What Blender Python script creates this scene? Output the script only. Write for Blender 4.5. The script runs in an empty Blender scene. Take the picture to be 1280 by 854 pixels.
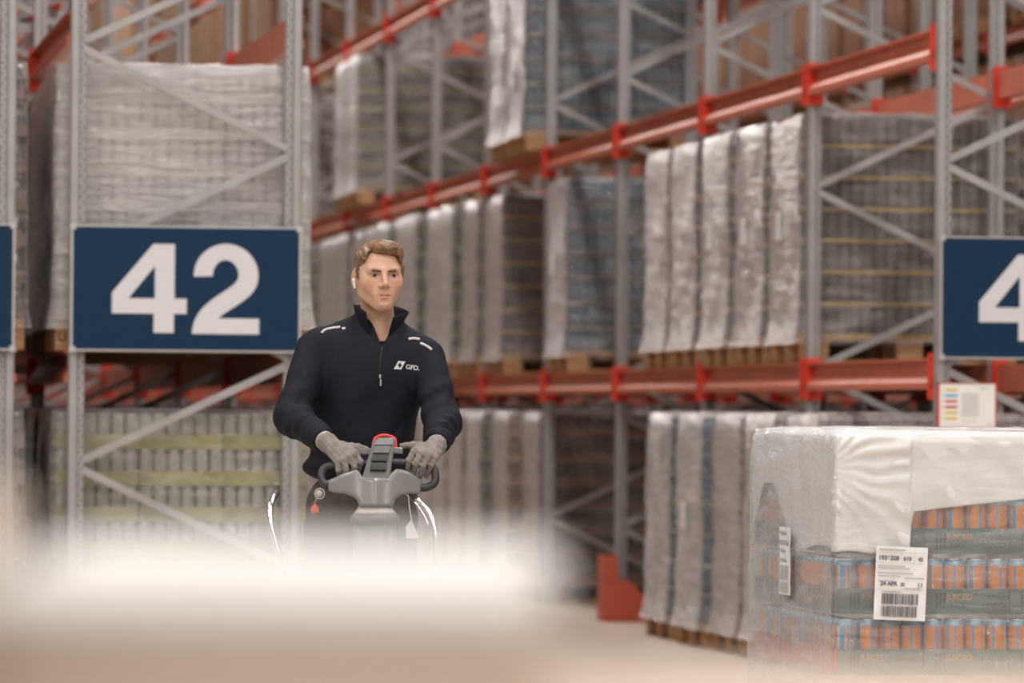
import bpy, bmesh, math, random
import numpy as np
from mathutils import Vector, Matrix, noise

random.seed(7)
SC = bpy.context.scene
COL = SC.collection
PI = math.pi

# ------------------------------------------------------------------ camera, world, lights, exposure
CAM_H = 1.3715
YAW, PITCH, ROLL, FPX = 0.16273, 0.01436, -0.00709, 6005.2
f = Vector((math.sin(YAW) * math.cos(PITCH), math.cos(YAW) * math.cos(PITCH), math.sin(PITCH)))
r0 = Vector((math.cos(YAW), -math.sin(YAW), 0))
u0 = r0.cross(f)
cr, sr = math.cos(ROLL), math.sin(ROLL)
rr, uu = cr * r0 - sr * u0, cr * u0 + sr * r0
cam = bpy.data.objects.new('camera', bpy.data.cameras.new('camera'))
COL.objects.link(cam)
m3 = Matrix((rr, uu, -f)).transposed()
cam.matrix_world = Matrix.Translation((0, 0, CAM_H)) @ m3.to_4x4()
cam.data.sensor_width = 36
cam.data.lens = FPX / 1280 * 36
cam.data.clip_start = 0.1
cam.data.clip_end = 400
cam.data.dof.use_dof = True
cam.data.dof.focus_distance = 15.6
cam.data.dof.aperture_fstop = cam.data.lens / 1000 / 0.046      # aperture 46 mm wide
SC.camera = cam

SC.view_settings.view_transform = 'Standard'
SC.view_settings.look = 'None'
SC.view_settings.gamma = 1
SC.view_settings.use_curve_mapping = False
SC.view_settings.exposure = 0.0

w = bpy.data.worlds.new('hall_light')
SC.world = w
w.use_nodes = True
w.node_tree.nodes['Background'].inputs[0].default_value = (1.0, 0.93, 0.89, 1)
w.node_tree.nodes['Background'].inputs[1].default_value = 0.14


def area_light(x, y, z, sx, sy, power, col=(1.0, 0.95, 0.90)):
    l = bpy.data.lights.new('ceiling_and_fill_light', 'AREA')
    l.shape = 'RECTANGLE'
    l.size, l.size_y = sx, sy
    l.energy = power
    l.color = col
    o = bpy.data.objects.new('ceiling_and_fill_light', l)
    o.location = (x, y, z)
    COL.objects.link(o)
    return o


for y in (-11, -4, 3, 10, 17):                                   # loading hall in front of the racks
    for x in (-11, -4, 3, 10):  # rows behind the camera and at far left are added fill light
        area_light(x, y, 9.6, 0.5, 5.0, 315)
for k in range(5):                                      # the aisle between rack 42 and rack 43
    area_light(4.23, 27 + 14 * k, 9.8, 0.5, 9.0, 620)
for k in range(4):                                      # the next aisle
    area_light(9.85, 34 + 16 * k, 9.8, 0.5, 9.0, 380)


# ------------------------------------------------------------------ helpers
def srgb(r, g, b):
    def c(v):
        v /= 255.0
        return v / 12.92 if v <= 0.04045 else ((v + 0.055) / 1.055) ** 2.4
    return (c(r), c(g), c(b), 1)


def mat(name, col, rough=0.6, metal=0.0, noise_amt=0.12, scale=8.0, bump=0.0, bscale=40.0, stretch=(1, 1, 1),
        spec=0.5, coords='Object'):
    m = bpy.data.materials.new(name)
    m.use_nodes = True
    nt = m.node_tree
    b = nt.nodes['Principled BSDF']
    b.inputs['Roughness'].default_value = rough
    b.inputs['Metallic'].default_value = metal
    b.inputs['Specular IOR Level'].default_value = spec
    tc = nt.nodes.new('ShaderNodeTexCoord')
    mp = nt.nodes.new('ShaderNodeMapping')
    mp.inputs['Scale'].default_value = stretch
    nt.links.new(tc.outputs[coords], mp.inputs['Vector'])
    n = nt.nodes.new('ShaderNodeTexNoise')
    n.inputs['Scale'].default_value = scale
    n.inputs['Detail'].default_value = 3
    nt.links.new(mp.outputs[0], n.inputs['Vector'])
    ramp = nt.nodes.new('ShaderNodeValToRGB')
    a, z = 1 - noise_amt, 1 + noise_amt
    ramp.color_ramp.elements[0].position = 0.3
    ramp.color_ramp.elements[1].position = 0.7
    ramp.color_ramp.elements[0].color = (col[0] * a, col[1] * a, col[2] * a, 1)
    ramp.color_ramp.elements[1].color = (min(1, col[0] * z), min(1, col[1] * z), min(1, col[2] * z), 1)
    nt.links.new(n.outputs['Fac'], ramp.inputs[0])
    nt.links.new(ramp.outputs[0], b.inputs['Base Color'])
    if bump:
        n2 = nt.nodes.new('ShaderNodeTexNoise')
        n2.inputs['Scale'].default_value = bscale
        n2.inputs['Detail'].default_value = 2
        nt.links.new(mp.outputs[0], n2.inputs['Vector'])
        bp = nt.nodes.new('ShaderNodeBump')
        bp.inputs['Strength'].default_value = bump
        bp.inputs['Distance'].default_value = 0.01
        nt.links.new(n2.outputs['Fac'], bp.inputs['Height'])
        nt.links.new(bp.outputs[0], b.inputs['Normal'])
    return m


def film_mat(name, lo, hi, tint=(0.86, 0.83, 0.82, 1), wr=0.35, power=1.5, rough=0.2, streak=0.28, gloss=.07):
    """stretch film: clear seen square on, milky at a grazing angle, with opaque streaks where it is doubled"""
    m = bpy.data.materials.new(name)
    m.use_nodes = True
    nt = m.node_tree
    nt.nodes.remove(nt.nodes['Principled BSDF'])
    out = nt.nodes['Material Output']
    p = nt.nodes.new('ShaderNodeBsdfPrincipled')
    p.inputs['Base Color'].default_value = tint
    p.inputs['Roughness'].default_value = rough
    tr = nt.nodes.new('ShaderNodeBsdfTransparent')
    mx = nt.nodes.new('ShaderNodeMixShader')
    lw = nt.nodes.new('ShaderNodeLayerWeight')
    lw.inputs['Blend'].default_value = 0.5
    pw = nt.nodes.new('ShaderNodeMath'); pw.operation = 'POWER'; pw.inputs[1].default_value = power
    nt.links.new(lw.outputs['Facing'], pw.inputs[0])
    mr = nt.nodes.new('ShaderNodeMapRange')
    mr.inputs['To Min'].default_value = lo
    mr.inputs['To Max'].default_value = hi
    nt.links.new(pw.outputs[0], mr.inputs['Value'])
    tc = nt.nodes.new('ShaderNodeTexCoord')
    mp = nt.nodes.new('ShaderNodeMapping')
    mp.inputs['Scale'].default_value = (1.6, 1.6, 11)
    mp.inputs['Rotation'].default_value = (0.12, -0.1, 0)
    nt.links.new(tc.outputs['Object'], mp.inputs['Vector'])
    n = nt.nodes.new('ShaderNodeTexNoise')
    n.inputs['Scale'].default_value = 2.2
    n.inputs['Detail'].default_value = 6
    n.inputs['Roughness'].default_value = 0.65
    n.inputs['Distortion'].default_value = 0.6
    nt.links.new(mp.outputs[0], n.inputs['Vector'])
    m2 = nt.nodes.new('ShaderNodeMapRange')
    m2.inputs['From Min'].default_value = 0.45
    m2.inputs['From Max'].default_value = 0.75
    m2.inputs['To Min'].default_value = 0
    m2.inputs['To Max'].default_value = streak
    nt.links.new(n.outputs['Fac'], m2.inputs['Value'])
    ad = nt.nodes.new('ShaderNodeMath'); ad.operation = 'ADD'; ad.use_clamp = True
    nt.links.new(mr.outputs[0], ad.inputs[0])
    nt.links.new(m2.outputs[0], ad.inputs[1])
    bp = nt.nodes.new('ShaderNodeBump')
    bp.inputs['Strength'].default_value = wr
    bp.inputs['Distance'].default_value = 0.045
    nt.links.new(n.outputs['Fac'], bp.inputs['Height'])
    nt.links.new(bp.outputs[0], p.inputs['Normal'])
    nt.links.new(ad.outputs[0], mx.inputs[0])
    nt.links.new(tr.outputs[0], mx.inputs[1])
    nt.links.new(p.outputs[0], mx.inputs[2])
    gl_ = nt.nodes.new('ShaderNodeBsdfGlossy')
    gl_.inputs['Color'].default_value = (.95, .93, .92, 1)
    gl_.inputs['Roughness'].default_value = .12
    nt.links.new(bp.outputs[0], gl_.inputs['Normal'])
    mg = nt.nodes.new('ShaderNodeMixShader')
    mg.inputs[0].default_value = gloss
    nt.links.new(mx.outputs[0], mg.inputs[1])
    nt.links.new(gl_.outputs[0], mg.inputs[2])
    nt.links.new(mg.outputs[0], out.inputs[0])
    return m


M = {}
M['steel'] = mat('galvanised_steel', (0.42, 0.405, 0.40), 0.42, 0.55, 0.10, 6, 0.05, 60)
M['steel_hole'] = mat('punched_hole', (0.12, 0.11, 0.11), 0.8)
M['beam'] = mat('beam_paint', (0.56, 0.155, 0.088), 0.42, 0.0, 0.12, 5)
M['connector'] = mat('connector_paint', (0.72, 0.045, 0.016), 0.4, 0.0, 0.08, 5)
M['guard'] = mat('guard_paint', (0.55, 0.10, 0.05), 0.5, 0.0, 0.1, 5)
M['sign'] = mat('sign_blue', srgb(19, 48, 76), 0.55, 0, 0.05, 30, spec=.2)
M['digit'] = mat('sign_digit', srgb(214, 212, 216), 0.5, 0, 0.02, 30)
M['alu'] = mat('aluminium_edge', (0.62, 0.61, 0.60), 0.35, 0.7, 0.05)
M['wood'] = mat('pallet_wood', (0.44, 0.25, 0.12), 0.75, 0, 0.3, 6, 0.1, 40, (1, 6, 6))
M['concrete'] = mat('floor_concrete', (0.50, 0.415, 0.345), 0.42, 0, 0.07, 0.8, 0.02, 30)
M['wall'] = mat('hall_wall', (0.28, 0.22, 0.19), 0.8, 0, 0.08, 0.6)
M['brown_card'] = mat('brown_cardboard', (0.25, 0.125, 0.068), 0.8, 0, 0.16, 3)
M['pale_card'] = mat('pale_cardboard', (0.57, 0.475, 0.405), 0.8, 0, 0.08, 4)
M['white_card'] = mat('white_board', (0.86, 0.84, 0.82), 0.45, 0, 0.03, 4)
M['white_box'] = mat('white_box_board', (0.67, 0.655, 0.645), 0.6, 0, 0.03, 4)
M['tape'] = mat('packing_tape', (0.50, 0.36, 0.24), 0.35)
M['film'] = film_mat('stretch_film', 0.07, 0.98, power=1.8, tint=(0.76, 0.705, 0.685, 1), streak=.34, wr=.6, rough=.14)
M['film_thick'] = film_mat('stretch_film_thick', 0.42, 0.98, tint=(0.74, 0.70, 0.685, 1), streak=0.48, wr=.7, rough=.14)
M['film_near'] = film_mat('stretch_film_near', 0.08, 0.74, tint=(0.80, 0.79, 0.80, 1), power=2.2, wr=0.5, rough=0.15, streak=0.25, gloss=.07)
M['hood'] = mat('white_top_film', (0.76, 0.755, 0.75), 0.28, 0, 0.03, 5, 0.55, 14, (1, 1, 0.35))


def mesh_from(verts, faces, name='mesh', mats=(), fm=None, smooth=False):
    me = bpy.data.meshes.new(name)
    me.from_pydata([tuple(v) for v in verts], [], faces)
    for m in mats:
        me.materials.append(m)
    if fm is not None:
        me.polygons.foreach_set('material_index', fm)
    if smooth:
        me.polygons.foreach_set('use_smooth', [True] * len(me.polygons))
    me.update()
    return me


class MB:
    """collects shapes into ONE mesh"""
    def __init__(s):
        s.v, s.f, s.m = [], [], []

    def add(s, vs, fs, mi=0):
        o = len(s.v)
        s.v += [tuple(v) for v in vs]
        s.f += [tuple(i + o for i in q) for q in fs]
        s.m += [mi] * len(fs)
        return s

    def box(s, c, d, mi=0, rot=None):
        x, y, z = d[0] / 2, d[1] / 2, d[2] / 2
        vs = [Vector((a * x, b * y, e * z)) for a in (-1, 1) for b in (-1, 1) for e in (-1, 1)]
        if rot is not None:
            vs = [rot @ v for v in vs]
        vs = [v + Vector(c) for v in vs]
        return s.add(vs, [(0, 1, 3, 2), (4, 6, 7, 5), (0, 4, 5, 1), (2, 3, 7, 6), (0, 2, 6, 4), (1, 5, 7, 3)], mi)

    def bbox(s, c, d, b=0.004, mi=0):
        """box with chamfered edges"""
        bm = bmesh.new()
        bmesh.ops.create_cube(bm, size=1, matrix=Matrix.Translation(c) @ Matrix.Diagonal((d[0], d[1], d[2], 1)))
        bmesh.ops.bevel(bm, geom=bm.edges[:], offset=b, segments=1, affect='EDGES')
        bm.verts.ensure_lookup_table()
        bm.verts.index_update()
        s.add([v.co for v in bm.verts], [[v.index for v in q.verts] for q in bm.faces], mi)
        bm.free()
        return s

    def bar(s, a, b, wd, th, mi=0):
        a, b = Vector(a), Vector(b)
        d = b - a
        q = d.to_track_quat('Z', 'Y').to_matrix()
        return s.box((a + b) / 2, (wd, th, d.length), mi, q)

    def lathe(s, prof, n=12, c=(0, 0, 0), mi=0, cap=True):
        vs, fs = [], []
        for (r, z) in prof:
            for k in range(n):
                a = 2 * PI * k / n
                vs.append((c[0] + r * math.cos(a), c[1] + r * math.sin(a), c[2] + z))
        for i in range(len(prof) - 1):
            for k in range(n):
                k2 = (k + 1) % n
                fs.append((i * n + k, i * n + k2, (i + 1) * n + k2, (i + 1) * n + k))
        if cap:
            fs.append(tuple(range(n))[::-1])
            fs.append(tuple((len(prof) - 1) * n + k for k in range(n)))
        return s.add(vs, fs, mi)

    def tube(s, pts, r, n=10, mi=0, sub=6):
        P = [Vector(p) for p in pts]
        if sub > 1 and len(P) > 2:
            Q = []
            for i in range(len(P) - 1):
                p0, p1, p2, p3 = P[max(0, i - 1)], P[i], P[i + 1], P[min(len(P) - 1, i + 2)]
                for k in range(sub):
                    t = k / sub
                    Q.append(0.5 * ((2 * p1) + (p2 - p0) * t + (2 * p0 - 5 * p1 + 4 * p2 - p3) * t * t + (3 * p1 - p0 - 3 * p2 + p3) * t ** 3))
            Q.append(P[-1])
            P = Q
        vs, fs = [], []
        nrm = None
        for i, p in enumerate(P):
            t = (P[min(i + 1, len(P) - 1)] - P[max(i - 1, 0)]).normalized()
            if nrm is None:
                nrm = t.orthogonal().normalized()
            nrm = (nrm - t * nrm.dot(t)).normalized()
            bn = t.cross(nrm)
            rad = r[min(i, len(r) - 1)] if isinstance(r, (list, tuple)) else r
            for k in range(n):
                a = 2 * PI * k / n
                vs.append(p + rad * (math.cos(a) * nrm + math.sin(a) * bn))
        for i in range(len(P) - 1):
            for k in range(n):
                k2 = (k + 1) % n
                fs.append((i * n + k, i * n + k2, (i + 1) * n + k2, (i + 1) * n + k))
        fs.append(tuple(range(n))[::-1])
        fs.append(tuple((len(P) - 1) * n + k for k in range(n)))
        return s.add(vs, fs, mi)

    def mesh(s, name, mats, smooth=False):
        return mesh_from(s.v, s.f, name, mats if isinstance(mats, (list, tuple)) else [mats], s.m, smooth)


def link(name, me, parent=None, loc=(0, 0, 0), rz=0.0):
    o = bpy.data.objects.new(name, me)
    COL.objects.link(o)
    o.location = loc
    if rz:
        o.rotation_euler = (0, 0, rz)
    if parent is not None:
        o.parent = parent
    return o


def tag(o, label=None, cat=None, group=None, kind=None):
    for k, v in (('label', label), ('category', cat), ('group', group), ('kind', kind)):
        if v:
            o[k] = v
    return o


def thing(name, label, cat, loc=(0, 0, 0), rz=0.0, group=None):
    return tag(link(name, None, None, loc, rz), label, cat, group)


def kids(o, table):
    return table.get(o, ())


def copy_tree(root):
    """copy a thing, its parts and their sub-parts"""
    r = root.copy()
    COL.objects.link(r)
    for ch in root.children:
        c = ch.copy()
        COL.objects.link(c)
        c.parent = r
        for g in ch.children:
            d = g.copy()
            COL.objects.link(d)
            d.parent = c
    return r


def text_mesh(body, size, mats, align='LEFT', name='lettering', bold=0.0):
    cu = bpy.data.curves.new('t', 'FONT')
    cu.body = body
    cu.size = size
    cu.align_x = align
    cu.offset = bold
    o = bpy.data.objects.new('t', cu)
    COL.objects.link(o)
    bpy.context.view_layer.update()
    me = bpy.data.meshes.new_from_object(o.evaluated_get(bpy.context.evaluated_depsgraph_get()))
    bpy.data.objects.remove(o)
    me.materials.clear()
    me.materials.append(mats)
    me.name = name
    return me


ONES = ['', 'first', 'second', 'third', 'fourth', 'fifth', 'sixth', 'seventh', 'eighth', 'ninth', 'tenth', 'eleventh',
        'twelfth', 'thirteenth', 'fourteenth', 'fifteenth', 'sixteenth', 'seventeenth', 'eighteenth', 'nineteenth']
TENS = {2: ('twentieth', 'twenty'), 3: ('thirtieth', 'thirty'), 4: ('fortieth', 'forty'), 5: ('fiftieth', 'fifty'),
        6: ('sixtieth', 'sixty'), 7: ('seventieth', 'seventy')}


def nth(n):
    if n < 20:
        return ONES[n]
    t, o = divmod(n, 10)
    return TENS[t][0] if o == 0 else TENS[t][1] + '-' + ONES[o]


# ------------------------------------------------------------------ setting
fl = MB()
fl.box((8, 50, -0.1), (80, 150, 0.2))
tag(link('floor', fl.mesh('floor', M['concrete'])), kind='structure')
tag(link('wall_back', MB().box((8, 112.15, 6), (80, 0.3, 12.0)).mesh('wall', M['wall'])), kind='structure')
tag(link('wall_right', MB().box((26.15, 60, 6), (0.3, 104, 12.0)).mesh('wall', M['wall'])), kind='structure')

# ------------------------------------------------------------------ pallet racks
YS = 22.55          # front plane of the rack ends
BAY = 2.8
DEP = 1.075
X42, X43 = 1.606, 5.79
X41 = X42 - 0.27 - DEP
X44 = X43 + DEP + 0.25
X45 = X44 + DEP + 3.11
LEV = [1.64, 3.235, 4.83, 6.43, 8.03]     # tops of the beams
RH = 9.0

# cold-formed post: plain outer half, slotted inner half set back (inner side is +X)
prof = [(-.038, .006), (-.032, 0), (-.002, 0), (.004, .006), (.004, .026), (.034, .026), (.038, .030), (.038, .07), (-.038, .07), (-.038, .048), (-.034, .044), (-.034, .030), (-.038, .026)]


def upright_mesh(side):
    pr = [(x * side, y) for x, y in prof][::side]
    n = len(pr)
    vs = [(x, y, z) for z in (0, RH) for (x, y) in pr]
    fs = [(k, (k + 1) % n, n + (k + 1) % n, n + k) for k in range(n)] + [tuple(range(n))[::-1], tuple(range(n, 2 * n))]
    return mesh_from(vs, fs, 'upright', [M['steel']])


def hole_mesh(side):
    mb = MB()
    z = 0.06
    while z < 5.0:
        mb.box((.014 * side, .0255, z), (.006, .0014, .014))
        mb.box((.027 * side, .0255, z + .025), (.006, .0014, .014))
        z += .05
    return mb.mesh('slots', M['steel_hole'])


def brace_mesh(flip):
    mb = MB()
    a, b = (0.05, 0.038, 0.02), (DEP - 0.05, 0.038, 0.48)
    if flip:
        a, b = (DEP - .05, .038, .02), (.05, .038, .48)
    A, B = Vector(a), Vector(b)
    d = (B - A).normalized()
    up = Vector((-d.z, 0, d.x))
    # open C bar: web and two lips
    for (o, wd, th) in ((0.0, .034, .004), (-.016, .004, .022), (.016, .004, .022)):
        q = Matrix((Vector(up), Vector((0, 1, 0)), d)).transposed()
        off = up * o + Vector((0, -0.011 if o == 0 else 0, 0))
        mb.box((A + B) / 2 + off, (wd, th, (B - A).length), 0, q)
    return mb.mesh('brace', M['steel'])


def beam_mesh(length, side):
    """recessed beam; side -1: the profile looks to -X"""
    pr = [(.024, .15), (.024, .141), (-.020, .132), (-.020, .092), (.024, .030), (.024, 0), (-.04, 0), (-.04, .15)]
    n = len(pr)
    vs = [(side * x, y, z) for y in (0, length) for (x, z) in pr]
    fs = [(k, (k + 1) % n, n + (k + 1) % n, n + k) for k in range(n)] + [tuple(range(n))[::-1], tuple(range(n, 2 * n))]
    return mesh_from(vs, fs, 'beam', [M['beam']])


def connector_mesh(side, end):
    mb = MB()
    mb.box((side * -.017, end * .02, .062), (.090, .04, .225))
    return mb.mesh('beam_connector', M['connector'])


UP = {s: upright_mesh(s) for s in (-1, 1)}
HOLE = {1: hole_mesh(1), -1: hole_mesh(-1)}
BR = {False: brace_mesh(False), True: brace_mesh(True)}
BM = {s: beam_mesh(BAY - .07, s) for s in (-1, 1)}
CN = {(s, e): connector_mesh(s, e) for s in (-1, 1) for e in (-1, 1)}
BP = MB().box((0, .035, .006), (.13, .15, .012)).mesh('base_plate', M['steel'])
GUARD = MB()
GUARD.box((0, -0.02, .20), (.17, .012, .40)).box((-.08, .06, .20), (.012, .16, .40)).box((.02, .10, .09), (.20, .012, .18))
gv = [(-.09, -.02), (.02, -.02), (.02, -.014), (-.084, -.014)]
GUARD = MB()
# bent plate: tall on the aisle side, stepping down to a low toe towards the bay
pl = [(-.10, 0), (.17, 0), (.17, .16), (.05, .27), (-.02, .27), (-.02, .43), (-.10, .43)]
vs = [(x, y, z) for y in (0, .012) for (x, z) in pl]
n_ = len(pl)
GUARD.add(vs, [tuple(range(n_)), tuple(range(n_, 2 * n_))[::-1]] + [(k, n_ + k, n_ + (k + 1) % n_, (k + 1) % n_) for k in range(n_)])
GUARD.box((-.106, .12, .215), (.012, .24, .43)).box((.0, .09, .006), (.2, .18, .012))
GUARD = GUARD.mesh('foot_guard', M['guard'])


def rack(x0, n0, n1, label, phase, sides, levels, brace_to, holes=False, guards=(), mirror=False, ends=False):
    root = thing('pallet_rack', label, 'rack', (x0, YS, 0))
    far = MB()
    for n in range(n0, n1 + 1):
        y = n * BAY
        for s, xx in ((-1, .03), (1, DEP - .03)):
            up = link('upright', UP[-s], root, (xx, y, 0))
            if n <= 4:
                link('base_plate', BP, up)
            if holes and n < 2:
                link('slot_row', HOLE[-s], up)['kind'] = 'stuff'
        k = 0
        z = phase
        while z < RH - .5:
            fl_ = (k % 2 == 1) != mirror
            if n <= brace_to:
                link('brace', BR[fl_], root, (0, y, z))
            else:
                a, b = (.05, y + .038, z + .02), (DEP - .05, y + .038, z + .48)
                if fl_:
                    a, b = (DEP - .05, y + .038, z + .02), (.05, y + .038, z + .48)
                far.bar(a, b, .034, .02)
            k += 1
            z += .494
    if far.v:
        tag(link('brace', far.mesh('brace', M['steel']), root), kind='stuff')
    for n in range(n0, n1):
        for s in sides:
            xx = .0 if s < 0 else DEP
            for lz in levels:
                b = link('beam', BM[s], root, (xx, n * BAY + .07, lz - .15))
                if n > 0 or ends:
                    link('beam_connector', CN[(s, 1)], b, (0, 0, 0))
                link('beam_connector', CN[(s, -1)], b, (0, BAY - .07, 0))
    for n in guards:
        link('foot_guard', GUARD, root, (-.005, n * BAY - .16, 0))
    return root


R42 = rack(X42, 0, 9, 'galvanised pallet rack with red beams, its end carrying the blue 42 sign', .11, (-1, 1), LEV[:4], 9, True)
R43 = rack(X43, 0, 27, 'long right-hand galvanised pallet rack with red beams behind the wrapped drinks pallet', .11, (-1, 1), LEV, 9, True, (1, 2, 3), True, True)
R41 = rack(X41, 0, 6, 'galvanised pallet rack cut off by the left edge of the photo', .17, (-1, 1), LEV[:4], 6, True)
R44 = rack(X44, 1, 16, 'galvanised pallet rack standing back to back behind the long right-hand rack', .17, (-1, 1), LEV[:4], 10)
R45 = rack(X45, 5, 20, 'farthest galvanised pallet rack, filled with brown cartons, beyond the next aisle', .17, (-1,), LEV, 4)
# row spacers between the back-to-back racks are parts of rack 42
SPM = MB().box((-.135, .035, 0), (.30, .04, .05)).mesh('row_spacer', M['steel'])
for n in (1, 2, 3):
    for z in (1.57, 3.38, 5.0):
        link('row_spacer', SPM, R42, (0, n * BAY + .12, z))


# ------------------------------------------------------------------ aisle signs
def digit4():
    o = [(625, 208), (712, 208), (712, 435), (762, 435), (762, 500), (710, 500), (710, 580), (628, 580), (628, 500), (458, 500), (458, 413)]
    h = [(632, 300), (525, 436), (632, 436)]
    # fan the outline around the hole by hand: quads of the strokes
    q = [[(625, 208), (458, 413), (458, 436), (525, 436), (632, 300), (632, 208)],
         [(632, 208), (632, 436), (712, 436), (712, 208)],
         [(458, 436), (458, 500), (762, 500), (762, 436)],
         [(628, 500), (628, 580), (710, 580), (710, 500)]]
    return q


def arc(cx, cy, rx, ry, a0, a1, n=18):
    return [(cx + rx * math.cos(math.radians(a0 + (a1 - a0) * i / n)), cy - ry * math.sin(math.radians(a0 + (a1 - a0) * i / n))) for i in range(n + 1)]


def strip(outer, inner):
    return [[outer[i], outer[i + 1], inner[i + 1], inner[i]] for i in range(len(outer) - 1)]


def bez(a, b, c, d, n=10):
    return [tuple((1 - t) ** 3 * a[k] + 3 * (1 - t) ** 2 * t * b[k] + 3 * (1 - t) * t * t * c[k] + t ** 3 * d[k] for k in (0, 1)) for t in [i / n for i in range(n + 1)]]


def digit2():
    q = strip(arc(922, 338, 132, 134, 182, 0), arc(920, 338, 53, 66, 182, 0))
    q += strip(bez((1054, 338), (1054, 430), (960, 455), (890, 517)), bez((973, 338), (973, 400), (800, 430), (785, 565)))
    q += [[(785, 565), (785, 583), (1058, 583), (1058, 517), (890, 517)]]
    return q


def digit3():
    q = strip(arc(922, 305, 118, 101, 175, -90), arc(922, 308, 45, 40, 175, -90))
    q += strip(arc(922, 470, 132, 113, 90, -180), arc(922, 466, 50, 50, 90, -180))
    return q


def sign_digit(parent, quads, w0, W, H):
    """quads are drawn on a 930 x 520 board with its corner at (295,135)"""
    mb = MB()
    for p in quads:
        pts = [((x - 295) / 930 * W, H - (y - 135) / 520 * H) for x, y in p]
        n = len(pts)
        ar = sum(pts[i][0] * pts[(i + 1) % n][1] - pts[(i + 1) % n][0] * pts[i][1] for i in range(n))
        if ar < 0:
            pts = pts[::-1]
        vs = [(x, -.003, z) for x, z in pts] + [(x, 0, z) for x, z in pts]
        mb.add(vs, [tuple(range(n))] + [(i, n + i, n + (i + 1) % n, (i + 1) % n) for i in range(n)])
    link('digit', mb.mesh('digit', M['digit']), parent, (w0, -.012, 0))


def sign(x, label, digits):
    W, H = DEP, .583
    t = thing('aisle_sign', label, 'sign', (x, YS - .03, 1.64))
    link('panel', MB().box((W / 2, -.006, H / 2), (W, .012, H)).mesh('panel', M['sign']), t)
    e = MB()
    for z in (0, H):
        e.box((W / 2, -.004, z), (W + .012, .018, .009))
    for xx in (0, W):
        e.box((xx, -.004, H / 2), (.011, .018, H))
    link('edge_trim', e.mesh('edge_trim', M['alu']), t)
    cp = MB().box((0, -.012, 0), (.028, .01, .028)).mesh('corner_clip', M['alu'])
    for xx in (.004, W - .004):
        for z in (.004, H - .004):
            link('corner_clip', cp, t, (xx, 0, z))
    for q in digits:
        sign_digit(t, q, 0, W, H)
    hk = MB().box((0, .012, 0), (.05, .024, .03)).mesh('hanger', M['alu'])
    for xx in (.03, W - .03):
        for z in (.12, H - .12):
            link('hanger', hk, t, (xx, 0, z))
    return t


sign(X42, 'blue aisle sign with the big white number 42', [digit4(), digit2()])
sign(X43, 'blue aisle sign cut off at the right edge after a white 4', [digit4(), digit3()])
sign(X41, 'blank sliver of a blue aisle sign at the left edge', [])

# info board under the right sign
ib = thing('info_board', 'small white info board with coloured bars and red edge under the right sign', 'board', (X43 - .015, YS - .02, 1.30))
WH = M['white_card']
MRED = mat('board_red', (0.62, 0.06, 0.03), 0.5)
link('panel', MB().box((.147, -.004, .11), (.294, .008, .22)).mesh('panel', WH), ib)
link('red_edge', MB().box((.006, -.006, .11), (.012, .014, .22)).box((.147, -.006, .002), (.294, .014, .006)).box((.292, -.006, .11), (.005, .014, .22)).box((.147, -.006, .219), (.294, .014, .003)).mesh('red_edge', MRED), ib)
for i, c in enumerate(((0.75, .55, .03), (.08, .42, .68), (.60, .06, .05), (.60, .09, .06), (.75, .52, .02), (.75, .55, .03))):
    link('colour_bar', MB().box((.072, -.009, .186 - i * .0275), (.058, .002, .0125)).box((.03, -.009, .186 - i * .0275), (.007, .002, .008)).mesh('colour_bar', mat('bar_colour', c, .5)), ib)
g = MB()
for i in range(5):
    g.box((.125 + i * .018 + (i > 1) * .006, -.009, .115), (.0018, .002, .11))
for i in range(9):
    g.box((.165, -.009, .06 + i * .0135), (.08, .002, .0014))
for i in range(3):
    g.box((.135 + i * .024, -.009, .036), (.012, .002, .006))
g.box((.235, -.009, .195), (.045, .002, .004)).box((.26, -.009, .02), (.02, .002, .006))
link('printed_grid', g.mesh('printed_grid', mat('board_print', (.42, .40, .40), .6)), ib)

# ------------------------------------------------------------------ pallets
def pallet_parts():
    L, B = 1.2, 0.8
    P = []
    for k, wd in enumerate((.145, .1, .145, .1, .145)):
        y = -.4 + (.0725, .24, .4, .56, .7275)[k]
        P.append(('deck_board', MB().bbox((0, y, .133), (L, wd, .022), .003).mesh('deck_board', M['wood'])))
    for x in (-.5275, 0, .5275):
        P.append(('stringer_board', MB().bbox((x, 0, .111), (.145, B, .022), .003).mesh('stringer_board', M['wood'])))
    for x in (-.5275, 0, .5275):
        for y, wd in ((-.35, .1), (0, .145), (.35, .1)):
            P.append(('block', MB().bbox((x, y, .061), (.145, wd, .078), .004).mesh('block', M['wood'])))
    for y, wd in ((-.35, .1), (0, .145), (.35, .1)):
        P.append(('bottom_board', MB().bbox((0, y, .011), (L, wd, .022), .003).mesh('bottom_board', M['wood'])))
    return P


PP = pallet_parts()
PJ = MB()
for _, me in PP:
    PJ.add([v.co for v in me.vertices], [tuple(p.vertices) for p in me.polygons])
PJ = PJ.mesh('wooden_pallet', M['wood'])


def pallet(loc, label, detailed, group='wooden pallets under the wrapped loads'):
    if detailed:
        t = thing('wooden_pallet', label, 'pallet', loc, 0, group)
        for nm, me in PP:
            link(nm, me, t)
        return t
    return tag(link('wooden_pallet', PJ, None, loc), label, 'pallet', group)


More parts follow.
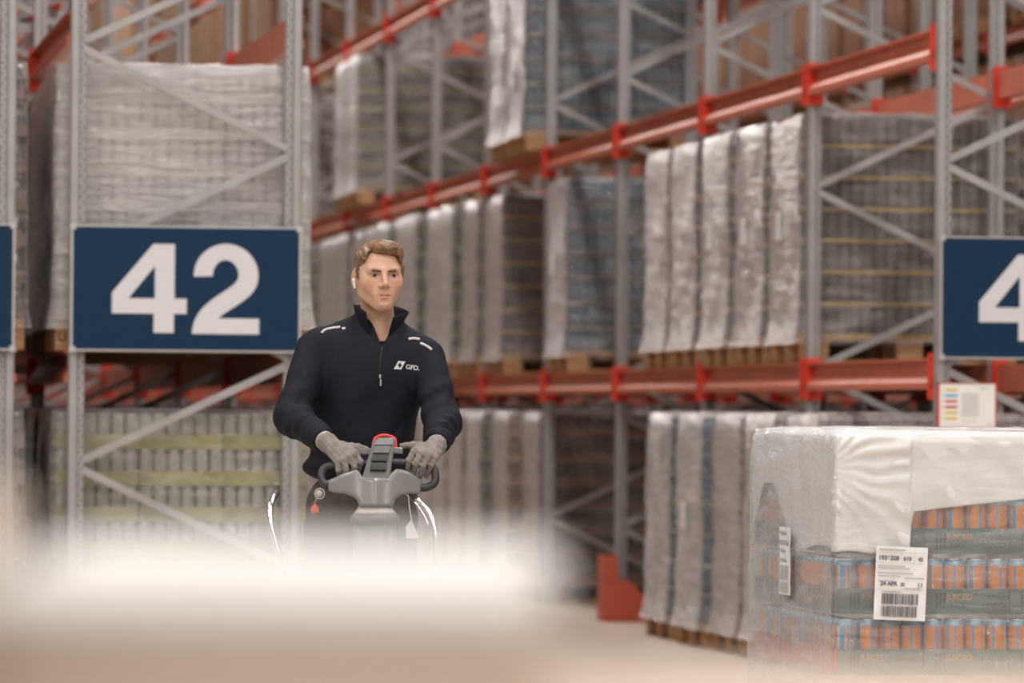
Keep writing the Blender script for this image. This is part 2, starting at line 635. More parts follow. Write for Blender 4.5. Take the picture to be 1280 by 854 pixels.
# ------------------------------------------------------------------ wrapped loads
def ring_shell(wx, wy, h, rows, nper, amp, seed, flare=.02, round_=.03, hem=None, z0=0.0, topr=4, amp_fine=0.0, top_amp=1.0):
    """film pulled round a box: rings of a rounded rectangle, then over the top"""
    per = []
    X, Y = wx / 2, wy / 2
    segs = [((-X + round_, -Y), (X - round_, -Y)), ((X, -Y + round_), (X, Y - round_)), ((X - round_, Y), (-X + round_, Y)), ((-X, Y - round_), (-X, -Y + round_))]
    tot = sum(math.dist(a, b) for a, b in segs)
    for a, b in segs:
        k = max(3, int(nper * math.dist(a, b) / tot))
        for i in range(k + 1):
            t = i / k
            per.append((a[0] + (b[0] - a[0]) * t, a[1] + (b[1] - a[1]) * t))
    n = len(per)
    vs, fs = [], []
    off = Vector((seed * 13.7, seed * 5.1, seed * 3.3))
    for i in range(rows + 1):
        t = i / rows
        for (x, y) in per:
            zb = hem(x, y) if hem else z0
            z = zb + (h - zb) * t
            if i == rows:
                z = h
            nv = Vector((x / X, y / Y, 0))
            q = Vector((x, y, z))
            d = amp * (noise.noise(q * 4 + off) + .6 * noise.noise(Vector((x * 5, y * 5, z * 16)) + off))
            if amp_fine:
                d += amp_fine * noise.noise(Vector((x * 22, y * 22, z * 9)) + off)
            fl_ = flare * max(0, 1 - t * 6) ** 2
            top = -.012 * max(0, t * 12 - 11)
            k = 1 + (d + fl_ + top) / max(X, .3)
            vs.append((x * k, y * k, z + amp * .8 * noise.noise(Vector((x * 7, y * 7, 3)) + off)))
    for i in range(rows):
        for k in range(n):
            k2 = (k + 1) % n
            fs.append((i * n + k, i * n + k2, (i + 1) * n + k2, (i + 1) * n + k))
    base = rows * n
    for j in range(1, topr + 1):
        s = 1 - j / (topr + .6)
        for (x, y) in per:
            q = Vector((x * s, y * s, 0))
            vs.append((x * s, y * s, h + .008 + top_amp * amp * 1.4 * noise.noise(q * 9 + off)))
        for k in range(n):
            k2 = (k + 1) % n
            a = base + (j - 1) * n
            fs.append((a + k, a + k2, a + n + k2, a + n + k))
    fs.append(tuple(base + topr * n + k for k in range(n)))
    return vs, fs


def bottle_prof(kind, h):
    if kind == 'can':
        return [(.026, 0), (.031, .008), (.031, h - .02), (.026, h - .004), (.026, h)]
    return [(.029, 0), (.031, .01), (.031, h * .62), (.014, h * .85), (.014, h)]


def tray_geom(mb, cx, cy, cz, kind, hb, wall):
    """one tray of 6 x 4: card tray (0), vessels (1), caps (2)"""
    L, B = .396, .262
    mb.box((cx, cy, cz + .004), (L, B, .008), 0)
    for sx in (-1, 1):
        mb.box((cx + sx * (L / 2 - .002), cy, cz + wall / 2), (.004, B, wall), 0)
    for sy in (-1, 1):
        mb.box((cx, cy + sy * (B / 2 - .002), cz + wall / 2), (L, .004, wall), 0)
    for i in range(6):
        for j in range(4):
            x, y = cx - L / 2 + L * (i + .5) / 6, cy - B / 2 + B * (j + .5) / 4
            mb.lathe(bottle_prof(kind, hb), 8, (x, y, cz + .008), 1, False)
            mb.lathe([(.027 if kind == 'can' else .0155, hb - .004), (.027 if kind == 'can' else .0155, hb + (.0 if kind == 'can' else .012))], 8, (x, y, cz + .008), 2, True)


def carton_geom(mb, cx, cy, cz, L, B, H):
    mb.bbox((cx, cy, cz + H / 2), (L - .006, B - .006, H - .005), .004, 0)
    mb.box((cx, cy, cz + H - .001), (L - .01, .05, .003), 1)
    for sx in (-1, 1):
        mb.box((cx + sx * (L / 2 - .0025), cy, cz + H - .03), (.002, .05, .05), 1)


SPOTS = [(-.4, -.267), (0, -.267), (.4, -.267), (-.4, 0), (.4, 0), (-.4, .267), (0, .267), (.4, .267)]


def vm(name, col, rough=.15):
    return mat(name, col, rough, 0, .15, 14)


STY = {
    'white': dict(mats=(mat('pale_tray', (.62, .58, .56), .7, 0, .1, 8), vm('grey_can', (.50, .47, .47), .3), vm('can_top_silver', (.7, .69, .68), .3)), kind='can', hb=.165, wall=.05, layers=7, film='film_thick', text='pale drink cans'),
    'green': dict(mats=(mat('olive_tray', (.26, .25, .09), .7, 0, .3, 8), vm('grey_green_can', (.30, .29, .25), .3), vm('silver_top', (.62, .6, .58), .3)), kind='can', hb=.165, wall=.07, layers=7, film='film', text='green and grey cans'),
    'blue': dict(mats=(mat('blue_grey_tray', (.045, .07, .085), .7, 0, .2, 8), vm('blue_bottle', (.045, .125, .17), .12), vm('pale_cap', (.50, .58, .60), .3)), kind='bottle', hb=.165, wall=.035, layers=7, film='film', text='blue bottles'),
    'brown': dict(mats=(mat('brown_tray', (.17, .075, .05), .7, 0, .2, 8), vm('dark_brown_bottle', (.075, .05, .045), .12), vm('grey_cap', (.30, .25, .24), .3)), kind='bottle', hb=.165, wall=.06, layers=7, film='film', text='brown bottles'),
    'yellow': dict(mats=(mat('yellow_tray', (.40, .27, .06), .7, 0, .25, 8), vm('dark_can', (.10, .085, .085), .2), vm('dark_grey_top', (.36, .34, .34), .3)), kind='can', hb=.17, wall=.018, layers=7, film='film', text='dark cans in yellow trays'),
    'bottlegreen': dict(mats=(mat('moss_tray', (.12, .13, .04), .7, 0, .25, 8), vm('dark_green_bottle', (.07, .08, .065), .12), vm('grey_green_cap', (.30, .32, .28), .3)), kind='bottle', hb=.165, wall=.06, layers=7, film='film', text='dark green bottles'),
    'grey': dict(mats=(mat('grey_tray', (.34, .29, .28), .7, 0, .2, 8), vm('grey_bottle', (.24, .21, .21), .15), vm('white_cap', (.6, .57, .56), .3)), kind='bottle', hb=.165, wall=.07, layers=7, film='film', text='grey bottles'),
    'orange': dict(mats=(mat('rust_tray', (.26, .11, .05), .7, 0, .2, 8), vm('amber_bottle', (.13, .07, .045), .12), vm('silver_cap', (.5, .48, .46), .3)), kind='bottle', hb=.165, wall=.06, layers=7, film='film', text='amber bottles'),
}
LH = .172
for k_, S in STY.items():
    mb = MB()
    tray_geom(mb, 0, 0, 0, S['kind'], S['hb'] - .012 if S['kind'] == 'bottle' else S['hb'] - .004, S['wall'])
    S['tray'] = mb.mesh('drinks_tray', S['mats'])
    mb = MB()
    for x, y in SPOTS:
        tray_geom(mb, x, y, 0, S['kind'], S['hb'] - .012 if S['kind'] == 'bottle' else S['hb'] - .004, S['wall'])
    S['layer'] = mb.mesh('tray_layer', S['mats'])
mb = MB()
mb.add([v.co for v in STY['white']['tray'].vertices], [tuple(p.vertices) for p in STY['white']['tray'].polygons])
mb.m = [p.material_index for p in STY['white']['tray'].polygons]
for q in range(9):
    mb.box((-.13 + q * .03, -.1315, .026), (.014 + .008 * (q % 3), .001, .018), 3)
STY['white']['tray'] = mb.mesh('drinks_tray', list(STY['white']['mats']) + [mat('tray_print', (.26, .24, .235), .8)])
FILM = {}
for key in ('film', 'film_thick'):
    for v in range(3):
        for ly in (6, 7):
            a, b = ring_shell(1.225, .825, ly * LH + .012, 16, 64, .011, v + 3, .03, .03, None, -.04)
            FILM[(key, v, ly)] = mesh_from(a, b, 'stretch_film', [M[key]], smooth=True)
CARTON = MB()
carton_geom(CARTON, 0, 0, 0, .6, .4, .38)
CARTON = CARTON.mesh('carton', [M['brown_card'], M['tape']])
TEMPL = {}
SLIP = MB().box((0, 0, 0), (.012, .10, .16)).mesh('load_label', M['white_card'])


def wrapped_load(style, detailed, variant, label, loc, layers=7, group=None, slip=False):
    S = STY[style]
    key = (style, detailed, variant, layers)
    if key not in TEMPL:
        t = thing('wrapped_load', label, 'wrapped load', loc, 0, group)
        link('stretch_film', FILM[(S['film'], variant, layers)], t)
        for k in range(layers):
            if detailed:
                for x, y in SPOTS:
                    o = link('drinks_tray', S['tray'], t, (x + random.uniform(-.004, .004), y + random.uniform(-.003, .003), k * LH))
                    o.rotation_euler = (0, 0, PI * (k % 2))
            else:
                link('tray_layer', S['layer'], t, (random.uniform(-.006, .006), random.uniform(-.006, .006), k * LH))
        TEMPL[key] = t
    else:
        t = copy_tree(TEMPL[key])
        t.location = loc
        tag(t, label, 'wrapped load', group)
    if slip:
        link('load_label', SLIP, t, (-.632, .1, .62))
    return t


def carton_load(label, loc, group):
    key = 'carton'
    if key not in TEMPL:
        t = thing('carton_stack', label, 'carton stack', loc, 0, group)
        for k in range(3):
            for x in (-.3, .3):
                for y in (-.2, .2):
                    link('carton', CARTON, t, (x, y, k * .38))
        TEMPL[key] = t
    else:
        t = copy_tree(TEMPL[key])
        t.location = loc
        tag(t, label, 'carton stack', group)
    return t


SLOT = (.15 + .4, 1.02 + .4, 1.9 + .4)
LEVEL_NAME = {0: 'floor level', 1: 'first shelf', 2: 'second shelf', 3: 'third shelf', 4: 'top shelf'}
RACK_NAME = {42: 'the 42 rack', 43: 'the right-hand rack', 41: 'the leftmost rack', 44: 'the hidden back rack', 45: 'the farthest rack'}
RX = {41: X41, 42: X42, 43: X43, 44: X44, 45: X45}
COUNT = {}
PLACED = {}
SKIP = {(rk, lev, q // 3, q % 3) for (rk, lev), qs in {
    (41, 0): [3, 4, 5],
    (41, 1): [3, 4, 5],
    (43, 0): [30, 31, 32, 33, 34, 35, 36, 37, 38, 39, 40, 41, 42, 43, 44, 45, 46, 47, 48, 49, 50, 51, 52, 53, 54, 55, 56, 57, 58, 59],
    (43, 1): [30, 31, 32, 33, 34, 35, 36, 37, 38, 39, 40, 41, 42, 43, 44, 45, 46, 47, 48, 49, 51, 52, 53, 55, 56, 57, 58, 59],
    (43, 2): [36, 40, 42, 43, 44, 45, 46, 47, 48, 49, 50, 51, 52, 53, 54, 55, 56, 57, 58, 59, 60, 61, 62, 63, 64, 65, 66, 67, 68, 69, 70, 71, 72, 73, 74, 75, 76, 77],
    (43, 3): [40, 41, 45, 48, 50, 52, 53, 54, 55, 56, 57, 58, 59, 60, 61, 63, 65, 67, 68, 69, 70, 71, 72, 73, 74, 75, 76],
    (43, 4): [30, 32, 34, 35, 36, 37, 38, 40, 41, 52, 53, 54, 56, 58, 60, 65, 66, 67, 68, 69, 70, 71, 72, 73, 75, 77],
    (44, 0): [9, 10, 11, 12, 13, 14, 15, 16, 17, 18, 19, 20, 21, 23, 24, 25, 26],
    (44, 1): [9, 10, 12, 14, 16, 17, 18, 19, 20, 21, 22, 24, 26],
    (44, 2): [25, 27, 28, 30, 31, 38, 39, 40, 41],
    (45, 1): [18, 20, 21, 23, 24, 26, 27, 29, 30, 32, 33, 35, 36, 38, 39, 41, 42, 44, 45, 47, 48, 50, 51, 53, 54, 56],
    (45, 2): [28, 29, 30, 31, 32, 33, 34, 35, 36, 37, 38, 39, 42, 43, 44, 45, 46, 47, 48, 49, 50, 51, 52, 53, 54, 55, 56],
    (45, 3): [20, 37, 38, 40, 41, 42, 43, 44, 45, 46, 47, 48, 49, 50, 51, 52, 53, 54, 55, 56],
}.items() for q in qs}      # places the photo shows nothing of


def put(rk, lev, bay, slot, style, over=0.04, detailed=False, layers=7, slip=False, dz=0):
    """one load and the pallet under it; over = how far they stand out over the aisle"""
    c = COUNT[(rk, lev)] = COUNT.get((rk, lev), 0) + 1
    side = 1 if rk in (42, 44) else -1
    x = RX[rk] + DEP / 2 + side * over
    y = YS + bay * BAY + SLOT[slot]
    z = 0.0 if lev == 0 else LEV[lev - 1]
    if (rk, lev, bay, slot) in SKIP:
        return None
    place = f'{LEVEL_NAME[lev]} of {RACK_NAME[rk]}'
    PLACED[(rk, lev, bay, slot)] = pallet((x, y, z), f'wooden pallet under load {nth(c)} from near end, {place}', detailed)
    if style == 'carton':
        return carton_load(f'stack of brown cartons, {nth(c)} from near end, {place}', (x, y, z + .144), 'brown carton stacks on the racks')
    return wrapped_load(style, detailed, random.randrange(3), f'film-wrapped {STY[style]["text"]}, {nth(c)} from near end, {place}', (x, y, z + .144), layers,
                        'wrapped loads on the racks', slip)


# rack 42: the end loads fill the view beside and below the sign
put(42, 1, 0, 0, 'white', .0, True)
put(42, 1, 0, 1, 'white', .02)
put(42, 1, 0, 2, 'bottlegreen', .04)
for b in (1, 2):
    for s in range(3):
        put(42, 1, b, s, random.choice(('grey', 'brown', 'blue')), .03)
put(42, 0, 0, 0, 'green', .0, True)
for b in (0, 1, 2):
    for s in range(3):
        if (b, s) != (0, 0):
            put(42, 0, b, s, random.choice(('grey', 'green', 'brown')), .03)
for b in (0, 1):
    for s in range(3):
        put(41, 0, b, s, 'grey', 0)
        put(41, 1, b, s, 'brown', 0)

o = link('printed_mark', text_mesh('UIC', .060, mat('pallet_stamp', (.05, .035, .025), .8), bold=.001), PLACED[(42, 1, 0, 0)], (-.588, -.4008, .042))
o.rotation_euler = (PI / 2, 0, 0)
# rack 43, first shelf
put(43, 1, 1, 0, 'yellow', -.06, True, slip=True)
put(43, 1, 1, 1, 'yellow', -.045, True, slip=True)
put(43, 1, 1, 2, 'yellow', -.03, True)
put(43, 1, 2, 0, 'yellow', -.05, True)
put(43, 1, 2, 1, 'grey', -.05, True)
put(43, 1, 3, 2, 'blue', -.06, True, slip=True)
put(43, 1, 4, 2, 'yellow', -.06, True)
put(43, 1, 5, 0, 'yellow', -.03)
put(43, 1, 5, 1, 'bottlegreen', .03)
for b in range(5, 20):
    for s in range(3):
        if b > 5 or s > 1:
            put(43, 1, b, s, ('bottlegreen', 'grey', 'bottlegreen', 'yellow')[(b * 3 + s) % 4], random.choice((-.03, .0, .04)))
# rack 43, second shelf
put(43, 2, 4, 0, 'blue', .07, True)
put(43, 2, 4, 1, 'blue', .06, True)
put(43, 2, 7, 1, 'bottlegreen', .06, True)
put(43, 2, 7, 2, 'bottlegreen', .06)
for b, s in ((9, 1), (10, 2), (12, 0), (13, 1)):
    put(43, 2, b, s, 'grey', .06)
for b in range(14, 26):
    for s in range(3):
        put(43, 2, b, s, 'carton', .03)
# rack 43, floor
put(43, 0, 0, 2, 'grey', .08)
put(43, 0, 1, 0, 'grey', .08)
put(43, 0, 1, 1, 'grey', .08, True)
put(43, 0, 1, 2, 'blue', .115, True)
put(43, 0, 2, 0, 'blue', .10, True)
put(43, 0, 4, 0, 'brown', -.055, True)
put(43, 0, 4, 1, 'orange', .03, True)
put(43, 0, 4, 2, 'bottlegreen', .09)
for b in range(5, 20):
    for s in range(3):
        put(43, 0, b, s, ('bottlegreen', 'orange', 'grey', 'bottlegreen')[(b * 3 + s) % 4], .07)
for lev in (3, 4):
    for b in range(10, 26):
        for s in range(3):
            if (b + s + lev) % 5:
                put(43, lev, b, s, 'carton', .03)
# rack 44 (back to back with 43)
for b in range(1, 9):
    for s in range(3):
        if (b + s) % 4 != 1:
            put(44, 1, b, s, 'grey', 0)
        put(44, 0, b, s, 'brown', 0)
for b in (8, 9, 10, 12, 13):
    for s in range(3):
        put(44, 2, b, s, 'carton', 0)
# rack 45
for lev in (1, 2, 3):
    for b in range(6, 19):
        for s in range(3):
            if lev > 1 or s != 1:
                put(45, lev, b, s, 'carton', .02)
print('racks done', len(bpy.data.objects))

# ------------------------------------------------------------------ the drinks pallet on the right
NX, NY = 3.324, 14.151            # its near left corner
PW, PD = 0.80, 1.20
CX, CY = NX + PW / 2, NY + PD / 2
np_ = thing('wooden_pallet', 'wooden pallet on the floor under the near drinks load with the white cover', 'pallet', (CX, CY, 0), PI / 2, 'wooden pallets under the wrapped loads')
for nm, me in PP:
    o = link(nm, me, np_)
    o.scale = (1, 1, 1.38)
    o.location.z = 0

TEAL = mat('teal_tray_board', (.085, .125, .115), .55, 0, .12, 10)
RED = mat('red_tray_print', (.50, .10, .08), .55, 0, .15, 10)
PRINT_O = mat('orange_print', (.55, .24, .10), .55)
PRINT_D = mat('dark_print', (.035, .05, .045), .55)


def can_material():
    m = bpy.data.materials.new('can_print')
    m.use_nodes = True
    nt = m.node_tree
    b = nt.nodes['Principled BSDF']
    b.inputs['Roughness'].default_value = .28
    b.inputs['Metallic'].default_value = .35
    tc = nt.nodes.new('ShaderNodeTexCoord')
    sp = nt.nodes.new('ShaderNodeSeparateXYZ')
    nt.links.new(tc.outputs['Object'], sp.inputs[0])
    at = nt.nodes.new('ShaderNodeMath'); at.operation = 'ARCTAN2'
    nt.links.new(sp.outputs['X'], at.inputs[0])
    ng = nt.nodes.new('ShaderNodeMath'); ng.operation = 'MULTIPLY'; ng.inputs[1].default_value = -1
    nt.links.new(sp.outputs['Y'], ng.inputs[0])
    nt.links.new(ng.outputs[0], at.inputs[1])            # 0 looks to -Y
    mr = nt.nodes.new('ShaderNodeMapRange')
    mr.inputs['From Min'].default_value = -PI
    mr.inputs['From Max'].default_value = PI
    nt.links.new(at.outputs[0], mr.inputs['Value'])
    ra = nt.nodes.new('ShaderNodeValToRGB')
    ra.color_ramp.interpolation = 'CONSTANT'
    OR, BL, LI, PU = (.72, .24, .04, 1), (.06, .30, .52, 1), (.50, .47, .46, 1), (.30, .27, .36, 1)
    stops = [(0, OR), (.10, BL), (.135, OR), (.30, LI), (.345, BL), (.40, BL), (.425, OR), (.455, BL), (.485, OR), (.515, BL), (.545, OR), (.575, BL), (.64, OR), (.80, PU), (.86, OR), (.93, BL), (.96, OR)]
    cr_ = ra.color_ramp
    cr_.elements[0].position, cr_.elements[0].color = stops[0]
    cr_.elements[1].position, cr_.elements[1].color = stops[-1]
    for p, c in stops[1:-1]:
        e = cr_.elements.new(p)
        e.color = c
    nt.links.new(mr.outputs[0], ra.inputs[0])
    # blue band round the shoulder
    gt = nt.nodes.new('ShaderNodeMath'); gt.operation = 'GREATER_THAN'; gt.inputs[1].default_value = .143
    nt.links.new(sp.outputs['Z'], gt.inputs[0])
    mx = nt.nodes.new('ShaderNodeMix'); mx.data_type = 'RGBA'
    nt.links.new(gt.outputs[0], mx.inputs['Factor'])
    nt.links.new(ra.outputs[0], mx.inputs['A'])
    mx.inputs['B'].default_value = (.20, .36, .46, 1)
    nt.links.new(mx.outputs['Result'], b.inputs['Base Color'])
    return m


CANM = can_material()
LID = mat('can_lid', (.72, .72, .72), .25, .9, .03)
CAN_BODY = MB().lathe([(.025, 0), (.0325, .008), (.033, .02), (.033, .142), (.0315, .150), (.0275, .160)], 24, mi=0).mesh('can_body', CANM, True)
mb = MB().lathe([(.0275, .160), (.0285, .163), (.0270, .1635), (.0255, .160), (.0, .160)], 24, cap=False)
mb.box((.004, 0, .1625), (.022, .012, .0015))
CAN_LID = mb.mesh('can_lid', LID, True)


def can(x, y, z, rot, label):
    o = tag(link('drink_can', CAN_BODY, None, (x, y, z), rot), label, 'can', 'cans in the near wrapped pallet')
    link('lid', CAN_LID, o)


TB, TL = .2655, .399
TRW = .078


def tray_near(x, y, z, label, front, style):
    """open card tray; x, y its near left corner; long side runs back"""
    t = thing('cardboard_tray', label, 'tray', (x, y, z), 0, 'card trays in the near wrapped pallet')
    mb = MB()
    mb.box((TB / 2, TL / 2, .002), (TB - .002, TL - .002, .004))
    for xx in (.002, TB - .002):
        mb.box((xx, TL / 2, TRW / 2), (.0025, TL - .002, TRW), 1 if style else 0)
    for yy in (.002, TL - .002):
        mb.box((TB / 2, yy, TRW / 2), (TB - .002, .0025, TRW))
    link('tray_wall', mb.mesh('tray_wall', [TEAL, RED]), t)
    if front:
        for body, sx, sz, sc, mt in (('JUICED', .070, .044, .0255, PRINT_O), ('JUICE', .080, .020, .0200, PRINT_D), ('MANGO', .178, .042, .0225, PRINT_D), ('LOCO', .180, .018, .0260, PRINT_D)):
            o = link('printed_word', text_mesh(body, sc, mt), t, (sx, .0002, sz))
            o.rotation_euler = (PI / 2, 0, 0)
        cl = MB()
        for k in range(3):
            cl.add([(.035 + k * .012, 0, .066), (.043 + k * .012, 0, .064), (.040 + k * .012, 0, .014), (.037 + k * .012, 0, .012 + .004 * k)], [(0, 3, 2, 1)])
        link('claw_emblem', cl.mesh('claw_emblem', PRINT_D), t, (0, -.0004, 0))
    return t


ROWS = [1.128, .946, .763, .580, .397, .205]
ROWN = ['top hidden', 'upper', 'middle', 'lower', 'fifth', 'bottom']
random.seed(11)
for ri, z in enumerate(ROWS):
    nfront, kcan, kside = 0, 0, 0
    for j in range(3):
        for i in range(3):
            if i > 0 and j > 0:
                continue
            tx, ty = NX + .003 + i * .2665, NY + .003 + j * .4
            name = f'{nth(i + 1)} dark teal tray from the left, {ROWN[ri]} row, near wrapped pallet' if j == 0 else f'{nth(j + 1)} dark teal tray along the left side, {ROWN[ri]} row, near wrapped pallet'
            tray_near(tx, ty, z, name, j == 0, ri >= 3)
    if ri in (0, 4, 5):
        continue
    for i in range(12):
        x = NX + .003 + .0333 + i * .0666
        rot = random.choice((0, 2.2, 2.6, 4.0, 4.4, 3.4, 1.9, 5.0))
        if (ri, i) in ((2, 0), (3, 0), (2, 9)):
            rot = .1
        elif rot == 0:
            rot = 2.0
        can(x, NY + .003 + .034, z + .005, rot, f'orange and blue can, {nth(i + 1)} from the left in the {ROWN[ri]} front row')
    for j in range(1, 17):
        can(NX + .003 + .0333, NY + .003 + .034 + j * .0664, z + .005, random.uniform(0, 6.2), f'orange and blue can, {nth(j + 1)} along the left side, {ROWN[ri]} row')

# the white top cover hanging over the front and the left side
def hem_z(x, y):
    X, Y = PW / 2, PD / 2
    z = 1.12
    if y <= -Y + .035:                     # front face
        u = x + X
        if u < .222:
            z = .951 + .004 * math.sin(u * 40)
        elif u < .232:
            z = .951 + (u - .222) / .010 * .123
        else:
            z = 1.074 + (u - .232) * .115
    elif x <= -X + .035:                   # left side, hem runs up towards the far end
        v = y + Y
        z = .955 + .012 * math.sin(v * 9)
        if v > .62:
            z = .955 + min(1, (v - .62) / .22) * .19
        if v > 1.0:
            z = 1.145 - (v - 1.0) * .8
    return z


def dense_cover():
    """cover: finer along the front where the flap has its step"""
    wx, wy, h = PW + .016, PD + .016, 1.305
    X, Y = wx / 2, wy / 2
    per = []
    for i in range(121):
        per.append((-X + .02 + (wx - .04) * i / 120, -Y))
    for i in range(9):
        a = -PI / 2 + PI / 2 * (i + .5) / 9
        per.append((X - .02 + .02 * math.cos(a), -Y + .02 + .02 * math.sin(a)))
    for i in range(25):
        per.append((X, -Y + .02 + (wy - .04) * i / 24))
    for i in range(20):
        per.append((X - .02 - (wx - .04) * i / 20, Y))
    for i in range(91):
        per.append((-X, Y - .02 - (wy - .04) * i / 90))
    for i in range(9):
        a = PI + PI / 2 * (i + .5) / 9
        per.append((-X + .02 + .02 * math.cos(a), -Y + .02 + .02 * math.sin(a)))
    n = len(per)
    R = 44
    vs, fs = [], []
    for i in range(R + 1):
        t = i / R
        for (x, y) in per:
            zb = hem_z(x * PW / wx, y * PD / wy)
            z = zb + (h - zb) * t
            d = .005 * noise.noise(Vector((x * 6, y * 6, z * 7)))
            if y < -Y + .03:
                u = x + X
                if u < .232:        # radiating creases of the folded flap
                    cx_, cz_ = .00, 1.20
                    a = math.atan2(z - cz_, u - cx_ + .05)
                    rr_ = math.hypot(u - cx_, z - cz_)
                    d += .0045 * math.sin(a * 26 + 3 * noise.noise(Vector((u * 9, z * 9, 1)))) * min(1, rr_ * 9) + .006
                else:               # slanting drape folds
                    d += .0035 * math.sin((u * 46 + (z - 1.2) * 30) + 2.5 * noise.noise(Vector((u * 6, z * 6, 4)))) * min(1, (1.31 - z) * 14)
            elif x < -X + .03:
                d += .005 * noise.noise(Vector((y * 14, z * 6, 8)))
            if z > h - .03:
                d -= .010 * ((z - h + .03) / .03) ** 2
            nx_, ny_ = (0, -1) if y < -Y + .019 else ((-1, 0) if x < -X + .019 else ((1, 0) if x > X - .019 else (0, 1)))
            # fall of the cover over each course of trays
            d += .003 * math.cos((z - .946) / .183 * 2 * PI)
            vs.append((x + nx_ * d, y + ny_ * d, z + (.004 * noise.noise(Vector((x * 9, y * 9, 0))) if t > .9 else 0)))
    for i in range(R):
        for k in range(n):
            k2 = (k + 1) % n
            fs.append((i * n + k, i * n + k2, (i + 1) * n + k2, (i + 1) * n + k))
    b = R * n
    for j in range(1, 9):
        s = 1 - j / 8.6
        for (x, y) in per:
            bulge = .012 * (1 - s) ** .3
            vs.append((x * s, y * s, h + bulge + .010 * noise.noise(Vector((x * s * 7, y * s * 7, 5))) * (1 if j > 1 else .6)))
        for k in range(n):
            k2 = (k + 1) % n
            a = b + (j - 1) * n
            fs.append((a + k, a + k2, a + n + k2, a + n + k))
    fs.append(tuple(b + 8 * n + k for k in range(n)))
    me = mesh_from(vs, fs, 'top_cover', [M['hood']], smooth=True)
    return me


cov = tag(link('top_cover', dense_cover(), None, (CX, CY, 0)), 'white plastic top cover draped over the near drinks pallet, creased flap at its corner', 'cover')
md = cov.modifiers.new('thickness', 'SOLIDIFY')
md.thickness = .0012
md.offset = -1
a_, b_ = ring_shell(PW + .034, PD + .034, 1.318, 70, 260, .006, 2, .012, .025, None, .05, 5, .0035)
sf = tag(link('stretch_film', mesh_from(a_, b_, 'stretch_film', [M['film_near']], smooth=True), None, (CX, CY, 0)),
         'clear wrinkled stretch film round the near pallet of orange and blue cans', 'film')


def label_sheet(name, W, H, parent, loc, rz, tilt, marks):
    o = link(name, None, parent, loc)
    return o


def label_mesh(W, H, big):
    base = MB()
    nx, nz = 12, 18
    vs = [(W * i / nx, .0025 * noise.noise(Vector((i * .5, j * .35, 2))), H * j / nz) for j in range(nz + 1) for i in range(nx + 1)]
    base.add(vs, [(j * (nx + 1) + i, j * (nx + 1) + i + 1, (j + 1) * (nx + 1) + i + 1, (j + 1) * (nx + 1) + i) for j in range(nz) for i in range(nx)])
    return base.mesh('paper', mat('label_paper', (.86, .85, .85), .5, 0, .02))


INK = mat('label_ink', (.10, .09, .09), .6)
INKG = mat('label_ink_faint', (.45, .44, .44), .6)
LW_, LHt = .160, .222
lab = link('pallet_label', label_mesh(LW_, LHt, True), sf, (-PW / 2 + .103, -PD / 2 - .034, .750))
lab.rotation_euler = (0, math.radians(2.2), 0)
lab['label'] = 'white paper label with a barcode on the film'
rndl = random.Random(4)
for body, sx, sz, sc, mt in (('1936208', .006, .181, .0185, INK), ('610', .084, .181, .0165, INK), ('42', .130, .181, .015, INK),
                             ('24 APR', .016, .104, .017, INK), ('22', .078, .104, .013, INK), ('11', .130, .101, .018, INK)):
    o = link('printed_line', text_mesh(body, sc, mt, bold=.0006), lab, (sx, -.005, sz))
    o.rotation_euler = (PI / 2, 0, 0)
g = MB()
for (x, z, wd, ht) in ((.008, .212, .08, .004), (.002, .204, .150, .0008), (.002, .172, .150, .0008), (.078, .188, .0008, .032), (.118, .188, .0008, .032),
                       (.006, .163, .085, .003), (.006, .156, .10, .0025), (.006, .142, .11, .003), (.006, .133, .07, .0025), (.09, .128, .06, .003), (.006, .118, .05, .0025), (.09, .097, .05, .003), (.002, .092, .15, .0008), (.02, .086, .06, .003)):
    g.box((x + wd / 2, -.005, z), (wd, .0004, ht))
link('printed_rules', g.mesh('printed_rules', INKG), lab)
g = MB()
for z0 in (.010, .048):
    x = .022
    while x < .132:
        wd = rndl.choice((.0012, .0012, .0024, .0036))
        g.box((x + wd / 2, -.005, z0 + .016), (wd, .0004, .032))
        x += wd + rndl.choice((.0012, .0024, .0018))
link('barcode', g.mesh('barcode', INK), lab)
lab2 = link('side_label', label_mesh(.16, .212, False), sf, (-PW / 2 - .034, -PD / 2 + .66, .800))
lab2.rotation_euler = (0, 0, -PI / 2)
lab2['label'] = 'white paper label on the left side of the film'
g = MB()
for (x, z, wd, ht) in ((.02, .195, .10, .006), (.02, .165, .12, .012), (.02, .140, .08, .006), (.03, .110, .09, .006)):
    g.box((x + wd / 2, -.005, z), (wd, .0004, ht))
x = .02
while x < .14:
    g.box((x, -.005, .07), (.002, .0004, .045))
    g.box((x, -.005, .024), (.002, .0004, .034))
    x += rndl.choice((.004, .006, .009))
link('barcode', g.mesh('barcode', INKG), lab2)

# ------------------------------------------------------------------ cartons close to the camera (far out of focus)
pallet((.24, 2.12, 0), 'wooden pallet under the pale cartons right in front of the camera', True)
FG = {}


def fg_carton(L, B, H, mats, name):
    mb = MB()
    mb.bbox((0, 0, H / 2), (L, B, H), .006, 0)
    mb.box((0, 0, H + .0006), (L - .01, .06, .0012), 1)
    for s in (-1, 1):
        mb.box((s * (L / 2 + .0006), 0, H - .045), (.0012, .06, .08), 1)
    return mb.mesh(name, mats)


